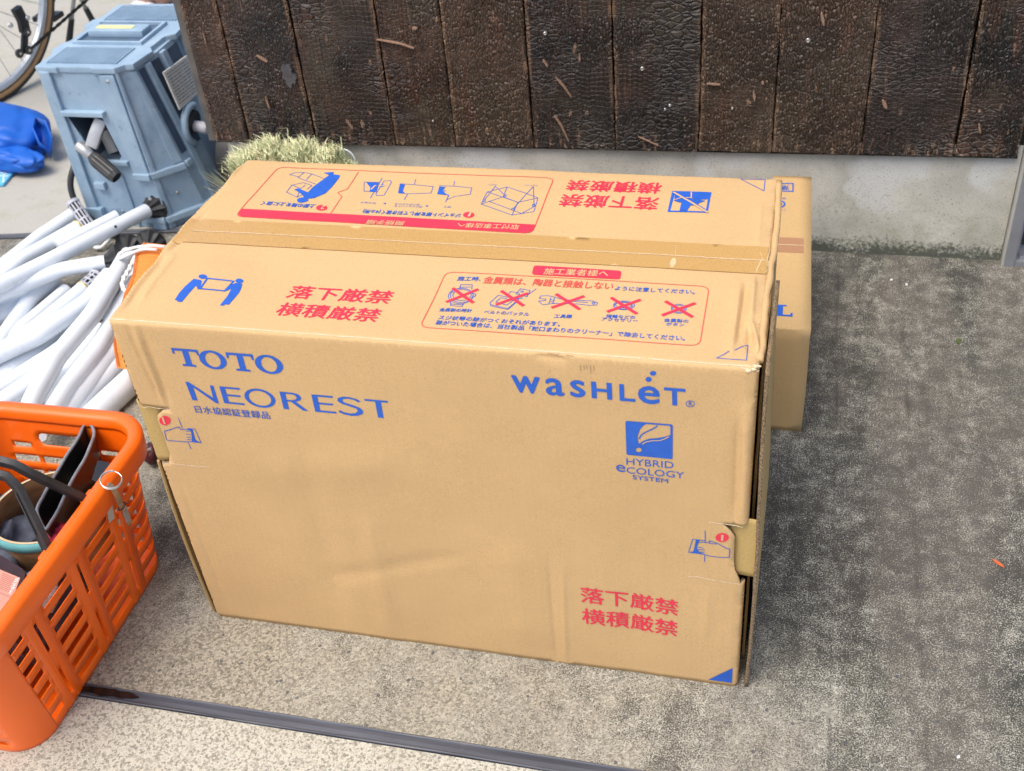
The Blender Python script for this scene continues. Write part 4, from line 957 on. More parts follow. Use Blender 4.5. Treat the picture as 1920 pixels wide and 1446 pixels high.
mb = MB(); mb.hexa([(bx0, by0+.006, .001), (bx1-.005, by0+.006, .001), (tilt(bx1, by1)-.005, by1-.003, .001), (bx0, by1-.003, .001), (bx0, by0+.006, bh-.006), (bx1-.005, by0+.006, bh-.006), (tilt(bx1, by1)-.005, by1-.003, bh-.006), (bx0, by1-.003, bh-.006)]); mb.build('inner_tray', CARD_IN, B2)
f2 = lambda p: (lambda q: (q.x, bh+q.y-by0))(gz(p[0], p[1], bh)); Zb = zz(2.5806, 1380, 300)
m2 = lambda x, s: s2map(x, s, .0006)
A, T = cdt_sheet([f2((1440, 485)), f2((1528, 474)), f2((1528, 446)), f2((1440, 447))][::-1], (), [], .01)
xa = bx0; sa, sb = f2((1500, 475))[1], f2((1500, 447))[1]
A, T = cdt_sheet([(bx0, sa), (bx1-.0135, sa), (bx1-.0135, sb), (bx0, sb)], (), [], .02); V_, F_ = ink_mesh('', A, T.tolist(), TAPE2, mapf=m2, maxlen=.02); mesh_obj('brown_tape', V_, F_, TAPE2, B2, smooth=True)
newpart('tape_seam'); line_ink([(bx0, (sa+sb)/2), (bx1-.014, (sa+sb)/2)], .0016, SCUFF, mapf=lambda x, s: s2map(x, s, .0009), key='box2')
newpart('framed_warning'); poly_ink(Zb([(160, 113), (313, 115), (310, 157), (160, 152)]), INK_B, f2, holes=[Zb([(160, 118), (306, 119), (304, 152), (160, 148)])], mapf=m2, key='box2')
text_ink('落下', (196, 146), (288, 148), 22, INK_B, f2, .03, True, mapf=m2, key='box2', Z=Zb)
newpart('recycling_mark'); poly_ink(Zb(ell((240, 215), 28, 18, 30)), INK_B, f2, holes=[Zb(ell((240, 215), 20, 12, 26))], mapf=m2, key='box2'); text_ink('C', (229, 221), (251, 222), 13, INK_B, f2, .1, True, mapf=m2, key='box2', Z=Zb)
text_ink('環境', (228, 191), (274, 192), 7, INK_B, f2, 0, True, mapf=m2, key='box2', Z=Zb); text_ink('ダンボール', (215, 246), (266, 247), 7, INK_B, f2, 0, True, mapf=m2, key='box2', Z=Zb); newpart('maker_logo')
# upside-down logo, its first letter in view
c0, c1 = f2((1461, 576)), f2((1487, 593)); tw = .041; x1_ = c1[0]; sA, sB = f2((1480, 594))[1], f2((1480, 573))[1]
def flipT(x0, x1, s0, s1): return [(x0+x1-x, s0+s1-z) for x, z in serif_T(x0, x1, s0, s1)]
poly_ink(flipT(x1_-tw, x1_, sA, sB), INK_B, mapf=m2, key='box2'); poly_ink(ell((x1_-tw*1.55, (sA+sB)/2), tw*.52, (sB-sA)/2, 36), INK_B, mapf=m2, key='box2', holes=[ell((x1_-tw*1.55, (sA+sB)/2), tw*.3, (sB-sA)/2*.75, 30)])
poly_ink(flipT(x1_-3.1*tw, x1_-2.1*tw, sA, sB), INK_B, mapf=m2, key='box2'); poly_ink(ell((x1_-tw*3.65, (sA+sB)/2), tw*.52, (sB-sA)/2, 36), INK_B, mapf=m2, key='box2', holes=[ell((x1_-tw*3.65, (sA+sB)/2), tw*.3, (sB-sA)/2*.75, 30)])

# all printed layers
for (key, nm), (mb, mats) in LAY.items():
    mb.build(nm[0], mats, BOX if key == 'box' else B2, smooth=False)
LAY.clear()
#PART2
# ------------------------------------------------------------------ orange shopping basket
BK = thing('shopping_basket', 'bright orange slotted plastic shopping basket with black handles holding tools', 'basket', (-.28, -.083, 0))
BCX, BCY, BZ = -.272, -.083, .244
NX, NY, NR = .20, .31, .0864
per = [('R', NY), ('c', NR), ('B', NX), ('c', NR), ('L', NY), ('c', NR), ('F', NX), ('c', NR)]
PTOT = 2*(NX+NY)+4*NR
def bring(U, v, off=0.0):
    """point of the basket wall: U along the perimeter (starts on the right wall near the front), v height"""
    t = v/BZ; ax = .138+.012*t; ay = .197+.033*t; r = .050+.006*t; U = U % PTOT; k = 0
    while U > per[k][1]: U -= per[k][1]; k += 1
    q = k//2; fr_ = U/per[k][1]; dirs = [(0, 1), (-1, 0), (0, -1), (1, 0)]; nrm = [(1, 0), (0, 1), (-1, 0), (0, -1)]
    hx, hy = ax-r, ay-r
    cors = [(hx, hy), (-hx, hy), (-hx, -hy), (hx, -hy)]
    if k % 2 == 0:
        c0 = cors[q-1] if q else (hx, -hy); c1 = cors[q]; n = nrm[q]; x = c0[0]+(c1[0]-c0[0])*fr_+n[0]*r; y = c0[1]+(c1[1]-c0[1])*fr_+n[1]*r
    else:
        a_ = rad(90*q)+fr_*math.pi/2; n = (math.cos(a_), math.sin(a_)); x = cors[q][0]+n[0]*r; y = cors[q][1]+n[1]*r
    return Vector((BCX+x+n[0]*off, BCY+y+n[1]*off, v))
holes = []
def slot(U0, U1, v0, v1, r=.0015): holes.append(rrect(U0, U1, v0, v1, r, 2))
rows = [.018+.0277*k for k in range(7)]
def long_side(u0):
    c = u0+NY/2
    for dx in (-.1035, 0, .1035):
        slot(c+dx-.0032, c+dx+.0032, .018, .078); slot(c+dx-.0032, c+dx+.0032, .120, .183)
    for z in rows:
        for a_, b_ in ((-.153-.028, -.153+.026), (-.0518-.029, -.0518+.029), (.0518-.029, .0518+.029), (.153-.026, .153+.028)): slot(c+a_, c+b_, z, z+.0132)
def short_side(u0, grip=True):
    c = u0+NX/2
    slot(c-.050, c+.050, .192, .214, .010)
    for z in rows[:6]:
        for a_ in (-.085, -.0285, .0285, .085):
            if z < .17: slot(c+a_-.024, c+a_+.024, z, z+.0125)
    for a_ in (-.085, .085): slot(c+a_-.016, c+a_+.018, rows[6], rows[6]+.0085)
long_side(0); short_side(NY+NR); long_side(NY+NX+2*NR); short_side(2*NY+NX+3*NR)
g = [(u, v) for u in np.arange(.006, PTOT, .012) for v in np.arange(.006, BZ, .012)]
A, T = cdt_sheet([(0, 0), (PTOT-1e-5, 0), (PTOT-1e-5, BZ), (0, BZ)], holes, g, .012)
bw = mesh_obj('slotted_wall', [bring(u, v) for u, v in A], T.tolist(), ORANGE, BK, smooth=True); solidify(bw, .0017, -1)
# wide ribs that stand slightly proud of the wall between the slot columns
def rib(c, hw):
    mb = MB(); N = 12; vs = []
    for i in range(N+1):
        v = .004+(BZ-.012)*i/N
        for du, o_ in ((-hw, 0), (-hw+.0015, .0016), (-.0052, .0016), (-.0045, 0)): vs.append(bring(c+du, v, o_+.0001))
        for du, o_ in ((.0045, 0), (.0052, .0016), (hw-.0015, .0016), (hw, 0)): vs.append(bring(c+du, v, o_+.0001))
    f_ = []
    for i in range(N):
        for b_ in (0, 4):
            for j in range(3): q = i*8+b_+j; f_.append([q, q+1, q+9, q+8])
    mb.add(vs, f_); mb.build('wall_rib', ORANGE, BK, angle=rad(50))
for u0 in (0, NY+NX+2*NR):
    for dx in (-.1035, 0, .1035): rib(u0+NY/2+dx, .0185)
# floor
ring = [bring(PTOT*i/64, 0) for i in range(64)]
mb = MB(); mb.add([p+Vector((0, 0, .002)) for p in ring]+[p+Vector((0, 0, .005)) for p in ring], [list(range(64))[::-1], list(range(64, 128))]+[[i, (i+1) % 64, 64+(i+1) % 64, 64+i] for i in range(64)]); mb.build('floor_plate', ORANGE, BK)
# rim
prof = [(o_*1.12, z_+.008) for o_, z_ in [(-.0040, .232), (-.003, .244), (.0, .2475), (.006, .2495), (.012, .2490), (.0165, .2465), (.0182, .242), (.0172, .228), (.0165, .2115), (.0150, .2095), (.0138, .2115), (.0140, .236), (.010, .2415), (.001, .2400), (-.0008, .2275), (-.0038, .2270)]]
NP = 160; vs = []; 
for i in range(NP):
    for o_, z in prof:
        p = bring(PTOT*i/NP, BZ, o_); p.z = z+.0012*noise.noise(Vector((i*.12, 0, 0))); vs.append(p)
k = len(prof); fs = [[i*k+j, ((i+1) % NP)*k+j, ((i+1) % NP)*k+(j+1) % k, i*k+(j+1) % k] for i in range(NP) for j in range(k)]
MB().add(vs, fs).build('rim', ORANGE, BK, smooth=True)
# hinge lugs and the two black bail handles
def bar(mb, path, wd, th, nrm, m=0):
    """rectangular bar through the path"""
    nrm = Vector(nrm).normalized(); n = len(path); vs = []
    for i, p in enumerate(path):
        p = Vector(p); t = (Vector(path[min(i+1, n-1)])-Vector(path[max(i-1, 0)])).normalized(); u = t.cross(nrm).normalized(); w_ = u.cross(t).normalized()
        c = .25
        for a_, b_ in ((-1, -1+c), (-1+c, -1), (1-c, -1), (1, -1+c), (1, 1-c), (1-c, 1), (-1+c, 1), (-1, 1-c)): vs.append(p+u*a_*wd/2+w_*b_*th/2)
    f_ = [[i*8+j, i*8+(j+1) % 8, (i+1)*8+(j+1) % 8, (i+1)*8+j] for i in range(n-1) for j in range(8)]+[list(range(8))[::-1], [(n-1)*8+j for j in range(8)]]
    mb.add(vs, f_)
def handle(yp, ytop, yl, dz=0):
    mb = MB(); h = .336+dz; xr, xl = -.128, -.432
    P_ = [(xr, yp, .222), (xr-.004, yp*.9+ytop*.1, .236), (xr-.046, ytop*.92+yp*.08, h-.018), (xr-.060, ytop, h-.002), (xr-.080, ytop, h+.002), (BCX, ytop, h+.004), (xl+.080, ytop, h+.002), (xl+.060, ytop, h-.002), (xl+.046, ytop*.92+yp*.08, h-.018), (xl+.004, yp*.9+ytop*.1, .236), (xl, yp, .222)]
    bar(mb, P_, .016, .011, (0, 1, .35))
    o = mb.build('handle', BLACKP, BK, angle=rad(40))
    gb = MB(); a_, b_ = Vector(P_[1]).lerp(Vector(P_[2]), .30), Vector(P_[1]).lerp(Vector(P_[2]), .95)
    n = Vector((.25, -1 if yp < ytop else .9, .6)).normalized()
    for q in (-.0035, .0035):
        sd_ = (b_-a_).normalized().cross(n).normalized(); bar(gb, [a_+n*.0058+sd_*q, b_+n*.0058+sd_*q], .0018, .003, n)
    gb.build('handle_ridge', BLACKP, o)
    for x in (xr, xl):
        sgn = 1 if x > BCX else -1
        lg = MB(); lg.box((x-.006-sgn*.004, yp-.014, .214), (x+.006-sgn*.004, yp+.014, .243), 0, .004); lg.build('hinge_lug', ORANGE, BK, smooth=True)
handle(-.006, -.050, 0); handle(-.118, -.071, 0, -.003)
# torn shipping label on the wall
p0 = [bring(NY/2+.0865+a_, v, .0026) for a_, v in ((-.008, .180), (.006, .176), (.010, .205), (-.004, .209))]
mesh_obj('paper_sticker', p0, [[0, 1, 2, 3]], LABELW, BK)

# ---- things inside the basket
Z8 = zz(4.0156, 0, 740); Z8b = zz(4.253, 0, 820)
def loop3(Z, pts, z): return [gz(*p, z) for p in Z(pts)]
# black leather pouch, mouth up
outl = [(640, 238), (676, 234), (704, 262), (712, 320), (672, 420), (600, 560), (520, 700), (440, 860), (378, 960), (338, 1010), (300, 950), (282, 872), (330, 770), (408, 622), (482, 500), (560, 380), (600, 310)]
def dens3(P_, n=3):
    out = []; m = len(P_)
    for i in range(m):
        p0_, p1_, p2_, p3_ = P_[i-1], P_[i], P_[(i+1) % m], P_[(i+2) % m]
        for k in range(n):
            t = k/n; out.append(.5*((2*p1_)+(p2_-p0_)*t+(2*p0_-5*p1_+4*p2_-p3_)*t*t+(3*p1_-p0_-3*p2_+p3_)*t**3))
    return out
lp = dens3(loop3(Z8, outl, .236)); lp = [p+Vector((0, 0, .003*noise.noise(p*22)+.012*(p.y+.05))) for p in lp]; n = len(lp)
PO = thing('leather_pouch', 'open black leather tool pouch standing in the orange basket behind the handle', 'tool pouch', (-.19, .03, .1))
cen = sum(lp, Vector())/n; vs = []
for d_, sc_ in ((0, 1), (-.02, .97), (-.05, .90), (-.09, .80), (-.11, .70)):
    for p in lp: q = cen+(p-cen)*sc_; q.z = p.z+d_; vs.append(q)
fs = [[j*n+i, j*n+(i+1) % n, (j+1)*n+(i+1) % n, (j+1)*n+i] for j in range(4) for i in range(n)]+[[4*n+i for i in range(n)]]
MB().add(vs, fs).build('pouch_body', LEATHER, PO, smooth=True)
MB().tube(lp, .0026, 8, closed=True).build('rolled_edge', LEATHER_L, PO, smooth=True)
mb = MB(); q = [gz(*p, .238) for p in Z8([(735, 492), (852, 518), (770, 680), (690, 640)])]; mb.prism(q, (0, 0, -.004), 0, .001); mb.build('belt_tab', LEATHER, PO)
# tool sheath front: dark red fitting beside the pouch
RD = thing('tape_measure', 'dark red plastic tool body between the black pouch and the basket rim', 'tool', (-.16, -.02, .1))
q = [gz(*p, .190) for p in Z8([(455, 905), (545, 955), (490, 1020), (372, 985)])]; mb = MB(); mb.prism(q, (0, 0, -.06), 0, .004); mb.build('shell', REDB, RD)
q = [gz(*p, .192) for p in Z8([(475, 915), (528, 945), (490, 995), (410, 975)])]; MB().prism(q, (0, 0, -.001)).build('raised_panel', simple('red_panel', (.34, .03, .015), .4), RD)
c = gz(*Z8([(430, 1050)])[0], .205); bm = bmesh.new(); bmesh.ops.create_icosphere(bm, subdivisions=4, radius=1)
for v in bm.verts: p = v.co.copy(); v.co = Vector((p.x*.022, p.y*.018, p.z*.014))*(1+.35*noise.noise(p*2.2)+.15*noise.noise(p*6))+c
tag(MB().bm(bm).build('work_glove', CRIM, smooth=True, loc=tuple(c)), 'crumpled crimson cloth glove tucked under the orange basket rim', 'glove')
# brown paper core with teal tape edge
rc = Vector((-.2335, .008, 0)); TR_ = thing('tape_roll', 'large round brown paper core with a teal tape edge inside the orange basket', 'tape roll', (rc.x, rc.y, .12))
mb = MB(); mb.lathe([(.0815, .150), (.0815, .075), (.0845, .075), (.0845, .150)], rc+Vector((0, 0, .035)), (0, .06, 1), 64); mb.build('paper_core', TAN, TR_, smooth=True)
mb = MB(); mb.lathe([(.0848, .150), (.0885, .149), (.0888, .136), (.0850, .134)], rc+Vector((0, 0, .035)), (0, .06, 1), 64); mb.build('teal_edge', TEAL, TR_, smooth=True)
mb = MB(); mb.lathe([(.0812, .1505), (.0850, .1505)], rc+Vector((0, 0, .0352)), (0, .06, 1), 64); mb.build('pale_lip', simple('pale_paper', (.66, .50, .30), .7), TR_, smooth=True)
# cordless battery with its label
BT = thing('battery_pack', 'dark maroon cordless tool battery with a salmon label in the corner of the orange basket', 'battery', (-.21, -.16, .12))
bz = .214; top_ = [gz(*p, bz) for p in Z8b([(-150, 870), (0, 930), (90, 985), (178, 1040), (205, 1075), (195, 1130), (120, 1300), (40, 1470), (-150, 1420)])]
mb = MB(); mb.prism([p for p in top_], (0, 0, -.075), 0, .005); mb.build('battery_shell', BATT, BT, angle=rad(35))
lq = [gz(*p, bz+.0006) for p in Z8b([(-110, 1000), (8, 1058), (162, 1122), (44, 1425), (-110, 1370)])]; mesh_obj('battery_label', lq, [[0, 1, 2, 3, 4]], PINK, BT)
def flat_text(name, body, o, ex, h, mat, parent, up=Vector((0, 0, 1)), bold=0):
    V_, F_ = TG[body] if body in TG else TG.setdefault(body, text_geo(body)); mn, mx = V_.min(0), V_.max(0); ey = up.cross(ex).normalized()*h; P_ = []; FF = []
    for k, (dx) in enumerate([0] if not bold else [-bold, bold]):
        b_ = len(P_); P_ += [o+ex*float((v[0]-mn[0])/(mx[0]-mn[0]))+ey*float((v[1]-mn[1])/(mx[1]-mn[1]))+ey*dx+up*.00004*k for v in V_]; FF += [[i+b_ for i in f] for f in F_]
    return mesh_obj(name, P_, FF, mat, parent)
WH = simple('white_lettering', (.75, .72, .7), .5)
a_, b_ = (gz(*p, bz+.0009) for p in Z8b([(98, 1245), (150, 1122)])); flat_text('maker_name', 'makita', a_, b_-a_, .0065, WH, BT, bold=.06)
a_, b_ = (gz(*p, bz+.0009) for p in Z8b([(60, 1400), (92, 1290)])); flat_text('cell_type_lettering', 'Li-ion', a_, b_-a_, .006, WH, BT, bold=.06)
mb = MB(); a_, b_, c_ = (gz(*p, bz+.0009) for p in Z8b([(20, 1085), (140, 1135), (-20, 1210)]))
for i in range(9):
    for k in range(11):
        u0 = k/11+.01; mb.strip([a_+(b_-a_)*u0+(c_-a_)*(i/9), a_+(b_-a_)*(u0+.06)+(c_-a_)*(i/9)], .0009, (0, 0, 1))
mb.strip([a_+(c_-a_)*1.15, b_+(c_-a_)*1.15], .0007, (0, 0, 1)); mb.build('fine_print', simple('brown_print', (.25, .09, .07), .6), BT)
# grey cloth and odd papers at the bottom
def lump(name, c, r, mat, seed, amp=.35, sub=4, fr_=2.0, sharp=False, parent=None):
    bm = bmesh.new(); bmesh.ops.create_icosphere(bm, subdivisions=sub, radius=1)
    for v in bm.verts:
        p = v.co.copy(); n_ = noise.noise(p*fr_+Vector((seed, 0, 0)))
        if sharp: n_ = .5-abs(n_)*1.8
        d_ = 1+amp*n_+amp*.35*noise.noise(p*fr_*3+Vector((0, seed, 0))); v.co = Vector((p.x*r[0], p.y*r[1], p.z*r[2]))*d_+Vector(c)
        v.co.z = max(v.co.z, .0065)
    return MB().bm(bm).build(name, mat, parent, smooth=True, loc=None if parent else tuple(c))
tag(lump('rag', (-.29, -.10, .085), (.10, .16, .075), simple('grey_blue_rag', (.085, .095, .13), .8, .4, 60, .6, 200), 3, .35, 5, 2.4, True), 'dark blue grey rag filling the bottom of the orange basket', 'rag')
tag(lump('work_glove', (-.185, -.135, .150), (.035, .045, .030), simple('striped_white_cloth', (.45, .45, .46), .8, .5, 120, .6, 200), 8, .3, 4, 2.5, True), 'greyish white knitted glove beside the battery in the basket', 'glove')
tag(lump('plastic_bag', (-.37, -.03, .125), (.035, .09, .05), simple('blue_grey_bag', (.07, .09, .15), .35, .4, 60, .4, 100), 12, .35, 4, 2.5, True), 'dark blue bag pressed against the far wall of the basket', 'bag')
# key ring and steel belt clip hanging over the rim
KC = thing('belt_clip', 'steel belt clip on a key ring hooked over the orange basket rim', 'belt clip', (-.1, .008, .2))
kc = gz(*Z8([(787, 640)])[0], .262); mb = MB(); ax_ = Vector((.35, -.2, 1)).normalized(); u = ax_.orthogonal().normalized(); w_ = ax_.cross(u)
mb.tube([kc+(u*math.cos(2*math.pi*i/40)+w_*math.sin(2*math.pi*i/40))*.0150 for i in range(40)], .0011, 8, closed=True)
mb.tube([kc+Vector((0, 0, .0018))+(u*math.cos(2*math.pi*i/40)+w_*math.sin(2*math.pi*i/40))*.0148 for i in range(6, 40)], .0010, 8); mb.build('split_ring', METAL, KC, smooth=True)
mb = MB(); cx_ = -.1105
pth = [(-.122, .008, .2535), (-.114, .008, .2545), (-.1085, .008, .2500), (-.1065, .008, .236), (-.1075, .009, .215), (-.1040, .010, .206), (-.1085, .011, .198), (-.1075, .013, .172)]
bar(mb, pth, .0095, .0016, (0, 0, 1) if False else (1, 0, .2)); mb.build('clip_strip', METAL, KC, smooth=False)
mb = MB(); bar(mb, [(-.1045, .0095, .203), (-.1065, .0115, .180)], .0105, .0022, (1, 0, .1)); mb.build('nickel_end', GREYM, KC)
mb = MB(); c = Vector((-.1065, .0095, .211)); mb.tube([c+Vector((.004*math.cos(t), .0075*math.sin(t)*1.0, .001*math.sin(t))) for t in np.linspace(0, 2*math.pi, 17)[:-1]], .0010, 6, closed=True); mb.tube([c+Vector((.004, .006, 0)), c+Vector((.008, .012, .001))], .0008, 6); mb.build('cable_tie', RUBBER, KC, smooth=True)
KC.location.x += .011

# ------------------------------------------------------------------ white pipes
Z4b = zz(3.3617, 0, 350)
def smooth_path(P_, r=.03, n=7):
    P_ = [Vector(p) for p in P_]; out = [P_[0]]
    for i in range(1, len(P_)-1):
        a_, b_, c_ = P_[i-1], P_[i], P_[i+1]; l_ = min(r, (b_-a_).length*.45, (c_-b_).length*.45)
        s_ = b_+(a_-b_).normalized()*l_; e_ = b_+(c_-b_).normalized()*l_
        for k in range(n+1): t = k/n; out.append(s_*(1-t)**2+b_*2*t*(1-t)+e_*t*t)
    return out+[P_[-1]]
def foot(p, d, r, parent, nm='fluted_foot'):
    """black fluted suction foot"""
    mb = MB(); N = 20
    star = lambda j, k: 1.0 if j in (0, 1, 6) else (1.0 if k % 2 == 0 else .80)
    mb.lathe([(.0005, .0), (r*.95, .0), (r*1.15, .004), (r*1.5, .013), (r*2.0, .021), (r*2.25, .026), (r*2.25, .029), (.0005, .029)], p, d, N, star=star)
    mb.build(nm, RUBBER, parent)
def strainer(p, d, r, ln, parent):
    mb = MB(); d = Vector(d).normalized(); mb.lathe([(.0003, ln), (r*1.12, ln), (r*1.12, ln-.006), (r, ln-.007)], p, d, 24)
    u = d.orthogonal().normalized(); w_ = d.cross(u)
    for k in range(10):
        a_ = 2*math.pi*k/10; q = Vector(p)+(u*math.cos(a_)+w_*math.sin(a_))*r*.94; t_ = (-u*math.sin(a_)+w_*math.cos(a_))
        bar(mb, [q, q+d*(ln-.006)], .0036, .002, u*math.cos(a_)+w_*math.sin(a_))
    for h in (.0, ln*.33, ln*.62): mb.lathe([(r*.88, h), (r, h), (r, h+.004), (r*.88, h+.004)], p, d, 24)
    mb.lathe([(r*.7, 0), (r*.7, ln-.008)], p, d, 16, 1); mb.build('strainer_cap', [GREYP, CASE_D], parent)
PIPES = [
    ([(-620, 1010, .022), (250, 318, .024), (462, 178, .026)], .0140, 'end', 'topmost straight white pipe running to the grey strainer'),
    ([(-620, 1090, .034), (150, 450, .036), (500, 250, .036)], .0128, 'ring', 'white pipe with a brass ring at its end'),
    ([(360, 380, .030), (738, 186, .034)], .0120, 'end', 'short white pipe showing its end behind the pipe with the drilled hole'),
    ([(-620, 930, .098), (300, 472, .082), (925, 152, .060)], .0136, 'foot', 'white pipe with a drilled hole and a black fluted foot nearest the blue machine'),
    ([(-620, 960, .060), (160, 610, .064), (400, 520, .064), (665, 478, .060)], .0132, 'foot', 'bent white pipe with a black fluted foot beside the orange cloth'),
    ([(-620, 1210, .020), (110, 720, .022), (330, 560, .024)], .0132, 'end', 'white pipe lowest in the middle of the heap'),
    ([(-400, 1420, .018), (-20, 1010, .020), (200, 700, .022), (350, 590, .022)], .0140, 'end', 'bent white pipe in shade under the others on the left'),
    ([(-620, 1330, .058), (250, 940, .062), (560, 720, .060), (690, 560, .056)], .0150, 'end', 'long bent white pipe crossing the middle of the heap'),
    ([(-200, 1180, .014), (140, 890, .016), (420, 650, .018)], .0120, 'end', 'short grey looking white pipe in shade at the bottom of the heap'),
    ([(-260, 1220, .024), (240, 880, .034), (530, 640, .040)], .0132, 'strainer', 'white pipe capped with a slotted strainer in the middle of the heap'),
    ([(792, 452, .100), (590, 800, .092), (350, 1085, .086), (215, 1330, .080), (150, 1500, .076)], .0150, 'open', 'topmost bent white pipe with its open end beside the rope'),
    ([(-520, 1560, .026), (60, 1240, .028), (330, 1070, .030), (520, 930, .030)], .0150, 'end', 'white pipe leading to the lower left under the bent top pipe'),
    ([(-620, 1450, .020), (0, 1180, .022), (220, 1060, .022), (420, 880, .024)], .0140, 'end', 'white pipe in shade left of the top pipe'),
    ([(860, 600, .060), (620, 1020, .058), (420, 1270, .056), (230, 1560, .054)], .0150, 'end', 'white pipe just right of the open ended pipe'),
    ([(900, 830, .034), (640, 1130, .034), (360, 1480, .034)], .0150, 'end', 'white pipe under the corner of the big carton'),
    ([(920, 930, .018), (560, 1300, .018), (400, 1500, .018)], .0165, 'end', 'thick white pipe lying on the concrete behind the basket'),
    ([(940, 1120, .022), (640, 1400, .021), (500, 1540, .021)], .0205, 'end', 'thickest white pipe closest to the big carton behind the basket'),
    ([(-300, 1600, .055), (40, 1340, .058), (200, 1230, .060), (300, 1120, .052)], .0142, 'end', 'white pipe elbow just behind the orange basket rim'),
    ([(640, 800, .016), (805, 420, .018)], .0125, 'foot', 'white pipe mostly hidden by the orange cloth with a black foot'),
    ([(-620, 1130, .014), (60, 800, .014), (200, 640, .016)], .0132, 'end', 'white pipe in deep shade under the left side of the heap'),
    ([(560, 740, .018), (330, 960, .018), (-200, 1390, .018)], .0135, 'end', 'white pipe running down left in the shade of the long bent pipe'),
    ([(640, 900, .016), (300, 1340, .016), (120, 1560, .016)], .0140, 'end', 'white pipe lying on the concrete in the gap below the bent top pipe'),
    ([(800, 690, .024), (935, 392, .026)], .0125, 'foot', 'white pipe hidden behind the orange cloth and the carton'),
]
for i, (pts, r, endk, lab) in enumerate(PIPES):
    r *= 1.26
    W_ = [gz(*Z4b([(p[0], p[1])])[0], p[2]) for p in pts]
    T_ = thing('white_pipe', lab, 'pipe', tuple(W_[len(W_)//2]*1.0), 'white pipes heaped on the concrete')
    pth = smooth_path(W_, .016, 7)
    if endk == 'open':
        pth = pth[::-1]
        mb = MB(); mb.tube(pth, r, 28, caps=False); d = (pth[-1]-pth[-2]).normalized()
        mb.lathe([(r, 0), (r, .001), (r*.86, .001), (r*.86, -.05)], pth[-1], d, 28); mb.build('tube', WHITEP, T_, smooth=True)
        continue
    mb = MB(); mb.tube(pth, r, 28); d = (pth[-1]-pth[-2]).normalized()
    mb.build('tube', WHITEP, T_, angle=rad(50)); e_ = pth[-1]
    if endk == 'foot': foot(e_-d*.001, d, r, T_)
    if endk == 'ring': MB().lathe([(r*1.0, -.001), (r*1.10, 0), (r*1.10, .004), (r*.9, .005)], e_-d*.006, d, 28).build('brass_ring', GOLD, T_, smooth=True)
    if endk == 'strainer':
        MB().lathe([(r*1.0, -.001), (r*1.10, 0), (r*1.10, .003), (r*.9, .004)], e_-d*.004, d, 28).build('brass_ring', GOLD, T_, smooth=True); strainer(e_, d, r*1.05, .045, T_)
    if i == 3:
        h = gz(*Z4b([(672, 213)])[0], .086); n_ = (CP-h).normalized()
        q = min(((p-h).length, p) for p in [pth[-2].lerp(pth[-1], t) for t in np.linspace(0, 1, 60)])[1]; n_ = ((CP-q)-d*(CP-q).dot(d)).normalized()
        MB().lathe([(.0001, .0005), (.0035, .0003), (.0037, -.001)], q+n_*(r+.0001), n_, 14).build('drilled_hole', CASE_D, T_)
# loose grey strainer cap standing behind the pipes
a_ = gz(*Z4b([(575, 265)])[0], .03); b_ = gz(*Z4b([(455, 95)])[0], .085)
SC_ = thing('strainer_cap', 'loose grey slotted plastic strainer cap standing behind the white pipes', 'strainer', tuple(a_))
strainer(a_, b_-a_, .0145, (b_-a_).length, SC_)
MB().lathe([(.0001, .0), (.0135, .0), (.0145, .0012), (.0145, .0018)], b_+(b_-a_).normalized()*.0005, b_-a_, 24).build('round_top', GREYP, SC_, smooth=True)
# orange cloth panel on top of the heap
zt_ = [.128, .126, .122, .118, .112, .104, .098, .094]
le = [gz(*p, z) for p, z in zip(Z4b([(905, 362), (852, 432), (835, 560), (780, 690), (748, 850), (714, 985), (728, 1090), (736, 1142)]), zt_)]
OB = thing('cloth_bag', 'flat orange woven cloth bag with white cord between pipes and big carton', 'bag', tuple((le[3].x, le[3].y, .02)))
ny_ = 26; nxx = 22; vs = []
for side in (1, -1):
    for j in range(ny_+1):
        t = j/ny_*(len(le)-1); k = min(int(t), len(le)-2); a_ = le[k].lerp(le[k+1], t-k); xr_ = -.024; yr = a_.y
        for i in range(nxx+1):
            s_ = i/nxx; x = a_.x+(xr_-a_.x)*s_; puff = math.sin(math.pi*min(1, j/ny_))**.5*math.sin(math.pi*s_)**.5*.014
            dr = -.03*s_; z = a_.z+dr+side*puff+.004*noise.noise(Vector((x*18, yr*18, side)))
            if j == 0: z += .004
            vs.append((x, yr-.0*s_, z))
m_ = (nxx+1)*(ny_+1); fs = []
for sd_ in (0, 1):
    for j in range(ny_):
        for i in range(nxx):
            q = sd_*m_+j*(nxx+1)+i; f_ = [q, q+1, q+nxx+2, q+nxx+1]; fs.append(f_ if sd_ else f_[::-1])
o = MB().add(vs, fs).build('cloth', ORCLOTH, OB, smooth=True)
MB().strip([p+Vector((.004, 0, .006)) for p in le], .003, (0, 0, 1)).build('stitched_hem', simple('dark_orange_thread', (.45, .12, .02), .8), OB)
for q in range(1):
    R_ = [gz(*p, z) for p, z in zip(Z4b([(1040, 380), (960, 372), (880, 378), (800, 396), (752, 425), (738, 450), (765, 452), (830, 418), (905, 392), (990, 398)]), (.14, .142, .142, .138, .130, .122, .124, .134, .140, .14))]
    MB().tube(smooth_path(R_, .02, 5), .0034, 8).build('drawcord', ROPE, OB, smooth=True)
    R_ = [gz(*p, z) for p, z in zip(Z4b([(850, 440), (826, 500), (800, 545), (775, 585), (772, 640), (800, 668)]), (.125, .122, .12, .118, .115, .112))]
    mb = MB(); P_ = smooth_path(R_, .02, 6); mb.tube(P_, .0040, 8); mb.tube([p+Vector((.004*math.sin(i*1.1), .002*math.cos(i*1.1), .003*math.cos(i*1.1))) for i, p in enumerate(P_)], .0028, 7); mb.build('drawcord', ROPE, OB, smooth=True)
